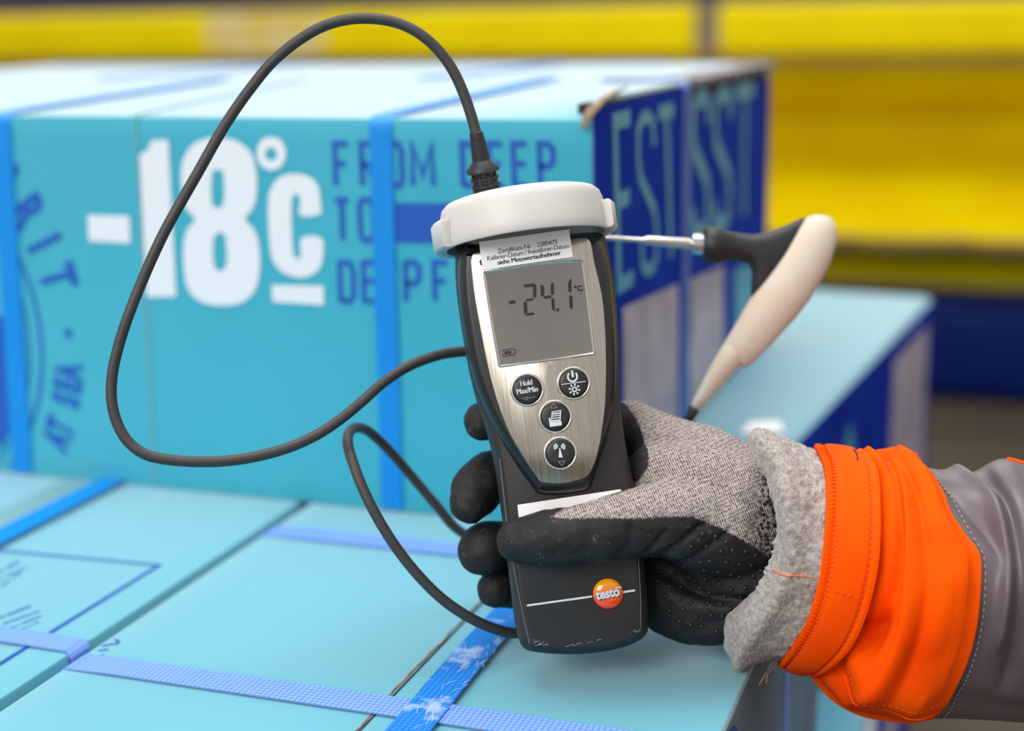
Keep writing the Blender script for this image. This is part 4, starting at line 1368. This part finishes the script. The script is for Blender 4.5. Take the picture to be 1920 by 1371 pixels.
    rg = nt.nodes.new('ShaderNodeMix'); rg.data_type = 'FLOAT'; rg.inputs['A'].default_value = .56; rg.inputs['B'].default_value = .95
    L.new(ms.outputs[0], rg.inputs['Factor']); L.new(rg.outputs['Result'], b.inputs['Roughness'])
    hb_ = nt.nodes.new('ShaderNodeMix'); hb_.data_type = 'FLOAT'
    m3 = nt.nodes.new('ShaderNodeMath'); m3.operation = 'MULTIPLY'; m3.inputs[1].default_value = .35
    L.new(n2.outputs['Fac'], m3.inputs[0])
    L.new(ms.outputs[0], hb_.inputs['Factor']); L.new(m3.outputs[0], hb_.inputs['A']); L.new(ad.outputs[0], hb_.inputs['B'])
    bp = nt.nodes.new('ShaderNodeBump'); bp.inputs['Strength'].default_value = .8; bp.inputs['Distance'].default_value = .00045
    L.new(hb_.outputs['Result'], bp.inputs['Height']); L.new(bp.outputs[0], b.inputs['Normal'])
    b.inputs['Specular IOR Level'].default_value = .2
    return m


gm.materials.clear(); gm.materials.append(glove_mat())
gm.polygons.foreach_set('use_smooth', [True] * len(gm.polygons))
gm.name = 'glove'
gl_o = bpy.data.objects.new('glove', gm); COL.objects.link(gl_o); gl_o.parent = PE
gl_o['label'] = 'grey knit work glove with black rubber coated palm and fingers'
ROOT[gl_o.name] = ROOT[PE.name]
# grip dots on the palm heel, set on the surface
bvh = BVHTree.FromPolygons([Vector(c) for c in co_], [tuple(p.vertices) for p in gm.polygons])
vf = []
Mpe = PE.matrix_world
grid = []
for r_i in range(14):
    for c_i in range(17):
        a = 1225 + c_i * 24 + (r_i % 2) * 12; b = 985 + r_i * 22 + c_i * 4
        grid.append((a + random.uniform(-5, 5), b + random.uniform(-5, 5)))
gpoly = gx([(1270, 1000), (1320, 985), (1380, 1015), (1440, 1060), (1425, 1110), (1425, 1150), (1390, 1180), (1320, 1200), (1260, 1180), (1225, 1110), (1225, 1062), (1290, 1040)], .01)
for a, b in grid:
    u = gpl.uv(a, b, .01)
    if not inside(np.array([u]), gpoly)[0]: continue
    hit, nrm, idx, ds = bvh.ray_cast(Vector((u[0], u[1], .2)), Vector((0, 0, -1)))
    if hit is None or nrm.z < .15: continue
    up = nrm.to_track_quat('Z', 'Y')
    rings = []
    for rr, hh in ((.00105, -.0001), (.00092, .00045), (.00058, .0008), (.0001, .0009)):
        rings.append([Mpe @ (hit + up @ Vector((rr * math.cos(t_), rr * math.sin(t_), hh))) for t_ in np.linspace(0, 2 * math.pi, 8, endpoint=False)])
    vf.append(loft(rings))
V, F = merge(*vf)
add('grip_dots', V, F, mat('rubber_dots', (34, 34, 37), rough=.38), gl_o, kind='stuff', label='small black raised grip dots')


# sleeve ------------------------------------------------------
def arcpts(pts): return resample(cr(pts, 6), 41)


def sleeve_surface(secs, nu=60, nphi=120, disp=None, d_off=0.0, u0=0.0, u1=1.0):
    """secs: (front arc px T->B, centre depth, half depth). returns grid of 3-D points, rings"""
    A_ = np.array([arcpts(s[0]) for s in secs]); D_ = np.array([[s[1], s[2]] for s in secs])
    n = len(secs)
    flat = [np.concatenate([A_[i].reshape(-1), D_[i]]) for i in range(n)]
    per = 24
    dense = np.array(cr(flat, per))
    idx = np.linspace(u0 * (len(dense) - 1), u1 * (len(dense) - 1), nu)
    rings = []
    for k, f in enumerate(idx):
        i0 = int(math.floor(f)); i1 = min(i0 + 1, len(dense) - 1); t = f - i0
        row = dense[i0] * (1 - t) + dense[i1] * t
        arc_ = row[:82].reshape(41, 2); dc, hb2 = row[82], row[83]
        Tt = arc_[0]; Bb = arc_[-1]
        cpx = (Tt + Bb) / 2
        ring = []
        for j in range(nphi):
            ph = 2 * math.pi * j / nphi          # 0 = top, pi = bottom, front for ph<pi
            front_ = ph <= math.pi
            w = (1 - math.cos(ph)) / 2
            s_ = w if front_ else w
            x_ = np.interp(s_ * 40, range(41), arc_[:, 0]); y_ = np.interp(s_ * 40, range(41), arc_[:, 1])
            base = Tt * (1 - s_) + Bb * s_
            if not front_:
                x_, y_ = base[0] * 2 - x_, base[1] * 2 - y_
                x_ = base[0] + (x_ - base[0]) * .35; y_ = base[1] + (y_ - base[1]) * .35
            dd = dc - hb2 * math.sin(ph)
            ring.append((x_, y_, dd))
        R3 = [P(*q) for q in ring]
        rings.append(R3)
    Rr = np.array(rings)
    # normals
    dU = np.gradient(Rr, axis=0); dV = np.roll(Rr, -1, 1) - np.roll(Rr, 1, 1)
    N = np.cross(dV, dU); N /= (np.linalg.norm(N, axis=2)[:, :, None] + 1e-12)
    cen_ = Rr.mean(1, keepdims=True)
    sgn = np.sign(np.sum(N * (Rr - cen_), axis=2).mean())
    N *= sgn
    if disp is not None:
        for k in range(nu):
            for j in range(nphi):
                Rr[k, j] += N[k, j] * disp(k / (nu - 1), j / nphi, Rr[k, j])
    return Rr, N


S0 = [(1394, 838), (1414, 856), (1436, 882), (1450, 930), (1456, 980), (1452, 1030), (1441, 1076), (1426, 1118), (1398, 1162), (1368, 1200), (1362, 1238)]
S0b = [(1446, 815), (1474, 850), (1492, 890), (1504, 950), (1508, 1005), (1503, 1055), (1490, 1100), (1472, 1138), (1446, 1180), (1418, 1212), (1405, 1244)]
S1 = [(1528, 843), (1543, 879), (1548, 931), (1546, 987), (1541, 1039), (1534, 1090), (1517, 1151), (1491, 1200), (1462, 1240)]
S2 = [(1618, 856), (1642, 892), (1648, 952), (1647, 1039), (1637, 1103), (1620, 1160), (1594, 1211), (1556, 1246), (1530, 1258)]
S3 = [(1690, 848), (1722, 900), (1738, 970), (1744, 1050), (1738, 1130), (1722, 1210), (1690, 1290), (1640, 1343)]
S4 = [(1725, 866), (1763, 905), (1786, 961), (1812, 1004), (1836, 1036), (1839, 1082), (1832, 1168), (1814, 1246), (1775, 1322), (1741, 1351)]
S5 = [(1810, 882), (1862, 930), (1886, 1010), (1894, 1080), (1892, 1168), (1880, 1246), (1860, 1310), (1838, 1355)]
S5b = [(1880, 858), (1920, 935), (1945, 1020), (1955, 1090), (1952, 1176), (1935, 1256), (1915, 1318), (1895, 1357)]
S6 = [(1985, 872), (2010, 950), (2030, 1030), (2036, 1100), (2030, 1200), (2010, 1290), (1990, 1362)]
S7 = [(2350, 860), (2380, 960), (2400, 1060), (2400, 1160), (2390, 1270), (2370, 1375)]


def two_sided(Rr, N, th):
    """closed thick shell: outer rings then inner rings"""
    outer = [list(r) for r in Rr]
    inner = [list(Rr[k] - N[k] * th) for k in range(len(Rr) - 1, -1, -1)]
    rings = outer + inner
    V, F = loft(rings, True, False, False)
    n = len(rings[0]); L = len(rings)
    for j in range(n):
        k = (j + 1) % n
        F.append(((L - 1) * n + j, (L - 1) * n + k, k, j))
    return V, F


def nz3(p, s, o=0): return noise.noise(Vector((p[0] * s + o, p[1] * s, p[2] * s)))


# fleece cuff : fat rolled rim at the hand end
def d_fleece(u, ph, p):
    roll = .0035 * math.sin(min(1, u / .30) * math.pi * .5) - .0035
    bulge = .004 * math.exp(-((u - .25) / .2) ** 2)
    return roll + bulge + .0010 * nz3(p, 160) + .0007 * nz3(p, 420, 3) + .0004 * nz3(p, 1000, 9) + .002 * nz3(p, 45, 7)


Rf, Nf = sleeve_surface([(S0, .634, .043), (S0b, .634, .047), (S1, .634, .049), (S2, .634, .050)], 130, 420, d_fleece, u0=0, u1=.70)
Rf_in = Rf - Nf * .008
rings = [list(r) for r in Rf]
lead = []
# rounded rim from outer start to inner start
for a in np.linspace(160, 20, 7):
    c = (Rf[0] + Rf_in[0]) / 2
    hv = (Rf[0] - Rf_in[0]) / 2
    ax_ = (Rf[0] - Rf[3]); ax_ = ax_ / (np.linalg.norm(ax_, axis=1)[:, None] + 1e-9) * .004
    lead.append(list(c + hv * math.cos(math.radians(a)) + ax_ * math.sin(math.radians(a))))
inner = [list(r) for r in Rf_in[:40][::-1]]
rings = inner + lead + rings
V, F = loft(rings, True, False, False)
# the soft cuff rests on the box edge instead of sinking in
V = [(v[0], v[1], max(v[2], Z1 + .0006)) if (v[0] < BX1 + .002 and v[1] < Y1) else v for v in V]
M_fleece = mat('grey_fleece', (176, 167, 161), rough=1.0, spec=.1, rgb2=(132, 125, 120), nscale=420, namt=.9, bump=.8, bscale=900, bdist=.0008, detail=4)
M_fleece.node_tree.nodes['Principled BSDF'].inputs['Sheen Weight'].default_value = .4
fc = add('fleece_cuff', V, F, M_fleece, PE, label='turned back grey fleece lining at the cuff')
# fuzz fibres standing on the fleece
vf = []
nu_, nph = Rf.shape[:2]
for k in range(3500):
    i = random.randint(0, nu_ - 30); j = random.randint(0, nph // 2)
    p0 = Rf[i, j]; nn = Nf[i, j]
    a_ = np.array([random.gauss(0, 1) for _ in range(3)]) * .00035
    q1_ = p0 + nn * .0004 + a_; q2_ = p0 + nn * .0004 + a_ * 2.2
    w_ = np.cross(nn, a_); w_ /= (np.linalg.norm(w_) + 1e-12); w_ *= .00008
    vf.append(([p0 - w_, p0 + w_, q1_ + w_, q1_ - w_, q2_], [(0, 1, 2, 3), (3, 2, 4)]))
V, F = merge(*vf)
add('fleece_fibres', V, F, M_fleece, fc, kind='stuff')
# pink seam line across the fleece
M_orange = mat('hi_vis_orange', (255, 88, 0), rough=.8, spec=.08, rgb2=(255, 76, 0), nscale=40, bump=.25, bscale=1600, bdist=.0002)
M_othread = mat('orange_thread', (214, 84, 24), rough=.8)
i0 = 34
jj = int(nph * .5 * .60)


def surf_line(Rr, N, pts, lift, r, name, m, parent, dash=None, seg=5):
    """thread sewn along grid coordinates (u, phi 0..1)"""
    nu, nph = Rr.shape[:2]
    P3 = []
    for u, v in pts:
        i = min(nu - 1, max(0, u * (nu - 1))); j = v * nph
        i0 = int(i); i1 = min(i0 + 1, nu - 1); t = i - i0; j0 = int(j) % nph; j1 = (j0 + 1) % nph; s = j - int(j)
        q = (Rr[i0, j0] * (1 - s) + Rr[i0, j1] * s) * (1 - t) + (Rr[i1, j0] * (1 - s) + Rr[i1, j1] * s) * t
        P3.append(q + N[i0, j0] * lift)
    if not dash:
        V, F = tube(P3, r, seg)
    else:
        L = resample(P3, 1 + int(np.sum(np.linalg.norm(np.diff(np.array(P3), axis=0), axis=1)) / dash))
        vf = []
        for a, b in zip(L[:-1], L[1:]):
            vf.append(tube([a, a + (b - a) * .3, a + (b - a) * .7], [r * .6, r, r * .6], seg))
        V, F = merge(*vf)
    return add(name, V, F, m, parent)


surf_line(Rf, Nf, [(u, .272 + .008 * math.sin(u * 3)) for u in np.linspace(.04, .86, 40)], .0003, .0004, 'fleece_seam', mat('salmon_thread', (226, 120, 84), rough=.9), fc)


# orange hem band over the fleece end
def d_hem(u, ph, p):
    lip = .0012 * (1 if u > .9 else 0)
    return .0026 + .0008 * nz3(p, 30) + .0011 * math.sin(u * math.pi) - .0008 * math.exp(-((u - .16) / .05) ** 2) - .0009 * math.exp(-((u - .84) / .03) ** 2) + lip * .4


Rh, Nh = sleeve_surface([(S1, .634, .049), (S2, .634, .0515)], 60, 220, d_hem)
V, F = two_sided(Rh, Nh, .0022)
hem = add('hem_band', V, F, M_orange, PE, label='orange hem band')
surf_line(Rh, Nh, [(.84, v) for v in np.linspace(.02, .48, 120)], .0001, .00035, 'stitching', M_othread, hem, dash=.0026)
surf_line(Rh, Nh, [(u, .285) for u in np.linspace(.3, .82, 30)], .0001, .00035, 'stitching', M_othread, hem, dash=.0026)
# overlock zigzag at its left edge
zz = []
for k, v in enumerate(np.linspace(.02, .485, 150)): zz.append((.03 if k % 2 else .17, v))
surf_line(Rh, Nh, zz, .0001, .00032, 'overlock_stitching', M_orange, hem)
surf_line(Rh, Nh, [(.20, v) for v in np.linspace(.02, .485, 120)], .0002, .0003, 'stitching', M_othread, hem, dash=.002)
# small black loose thread
pt = [Rh[int(.60 * 59), int(.09 * 220)] + Nh[30, 20] * .0012 + ym * a + xm * b for a, b in ((.003, 0), (.001, .001), (-.001, .0011), (-.003, .0003))]
V, F = tube(cr(pt, 4), .0003, 6)
add('loose_thread', V, F, M_seg, hem, label='short black loose thread')


# main orange sleeve : puffed, folded
def fold(u, v, line, w, a):
    d = 1e9
    for (u0, v0), (u1, v1) in zip(line[:-1], line[1:]):
        ax_, ay_ = u1 - u0, (v1 - v0) * 2
        t = max(0, min(1, ((u - u0) * ax_ + (v - v0) * 2 * ay_) / (ax_ * ax_ + ay_ * ay_ + 1e-9)))
        d = min(d, math.hypot(u - u0 - ax_ * t, (v - v0) * 2 - ay_ * t))
    return a * math.exp(-(d / w) ** 2)


def d_or(u, v, p):
    z = .0035 * math.sin(min(1, u * 1.2) * math.pi) * math.sin(math.pi * min(1, v * 2)) if v < .5 else .002
    if v < .5:
        z += fold(u, v, [(.15, .03), (.42, .16), (.5, .30), (.42, .42)], .11, .0042)
        z += fold(u, v, [(.30, .03), (.34, .14), (.30, .24), (.16, .33)], .09, -.0045)
        z += fold(u, v, [(.62, .04), (.80, .12), (.86, .22)], .10, .0034)
        z += fold(u, v, [(.55, .12), (.66, .24), (.64, .36)], .07, -.0028)
        z += fold(u, v, [(.0, .335), (.12, .335), (.22, .32)], .05, -.0075)
        z += fold(u, v, [(.08, .40), (.35, .43), (.75, .455)], .05, -.0030)
        z += fold(u, v, [(.10, .365), (.4, .385), (.8, .40)], .06, .0032)
        z += fold(u, v, [(.7, .24), (.84, .32), (.86, .42)], .12, .003)
    z *= min(1, (1 - u) / .10)
    return z + .0016 * nz3(p, 36, 4) + .0006 * nz3(p, 90, 2)


S2b = [(a - 8, b + (2 if b < 1000 else -2)) for a, b in S2]
Ro, No = sleeve_surface([(S2b, .634, .047), ([(1655, 852), (1680, 900), (1694, 970), (1698, 1050), (1692, 1120), (1672, 1195), (1632, 1260), (1572, 1312)], .633, .052), (S3, .632, .056), (S4, .632, .056)], 150, 260, d_or)
V, F = two_sided(Ro, No, .0016)
sl = add('orange_sleeve', V, F, M_orange, PE, label='bright orange fabric sleeve with folds')
surf_line(Ro, No, [(u, .415 + .02 * u) for u in np.linspace(.06, .97, 80)], .00015, .0006, 'sleeve_seam', M_orange, sl)
surf_line(Ro, No, [(u, .392 + .015 * u) for u in np.linspace(.06, .97, 80)], .0001, .0003, 'stitching', M_othread, sl, dash=.0026)


def d_gr(u, v, p):
    z = -.0012
    if v < .5:
        z += fold(u, v, [(.02, .04), (.10, .13), (.22, .20)], .05, -.0035)
        z += fold(u, v, [(.20, .02), (.26, .12), (.24, .22), (.2, .3)], .05, .0040)
        z += fold(u, v, [(.33, .08), (.34, .22), (.33, .36)], .07, -.0034)
        z += fold(u, v, [(.06, .40), (.3, .43), (.7, .44)], .05, -.0022)
    return z + .0016 * nz3(p, 30, 11)


S4b = [(a - 10, b) for a, b in S4]
Rg, Ng = sleeve_surface([(S4b, .632, .0555), (S5, .632, .056), (S5b, .632, .057), (S6, .632, .058), (S7, .632, .062)], 130, 200, d_gr)
V, F = two_sided(Rg, Ng, .0016)
M_grey = mat('grey_reflective_cloth', (100, 90, 95), rough=.42, spec=.5, rgb2=(90, 80, 86), nscale=25, bump=.2, bscale=1500, bdist=.0002)
gs = add('grey_sleeve', V, F, M_grey, PE, label='silvery grey reflective upper sleeve')
surf_line(Rg, Ng, [(.075, v) for v in np.linspace(.02, .49, 120)], .0003, .00035, 'stitching', mat('grey_thread', (150, 140, 142), rough=.8), gs, dash=.0028)
# orange patch at the top right of the sleeve
vlist = []; flist = []
js = list(range(-16, 6))
ks = [k for k in range(68, 125)]
for k in ks:
    for j in js: vlist.append(Rg[k, j % 200] + Ng[k, j % 200] * .0006)
for a in range(len(ks) - 1):
    for b in range(len(js) - 1):
        flist.append((a * len(js) + b, a * len(js) + b + 1, (a + 1) * len(js) + b + 1, (a + 1) * len(js) + b))
op = add('orange_panel', vlist, flist, M_orange, gs, label='orange panel on top of the sleeve')
so = op.modifiers.new('s', 'SOLIDIFY'); so.thickness = .0008
# loose threads at the cuff corner
vf = []
for a in ((0, 0), (3, 1), (-2, 2)):
    pts = [P(1452 + a[0], 1240, .628), P(1446 + a[0] * 2, 1250 + a[1], .627), P(1436 + a[0], 1262 + a[1] * 2, .626), P(1428 + a[0] * 3, 1278 + a[1] * 4, .626)]
    vf.append(tube(cr(pts, 4), .00022, 5))
V, F = merge(*vf)
add('loose_fibres', V, F, M_kraft, fc, kind='stuff', label='loose tan threads at the cuff corner')
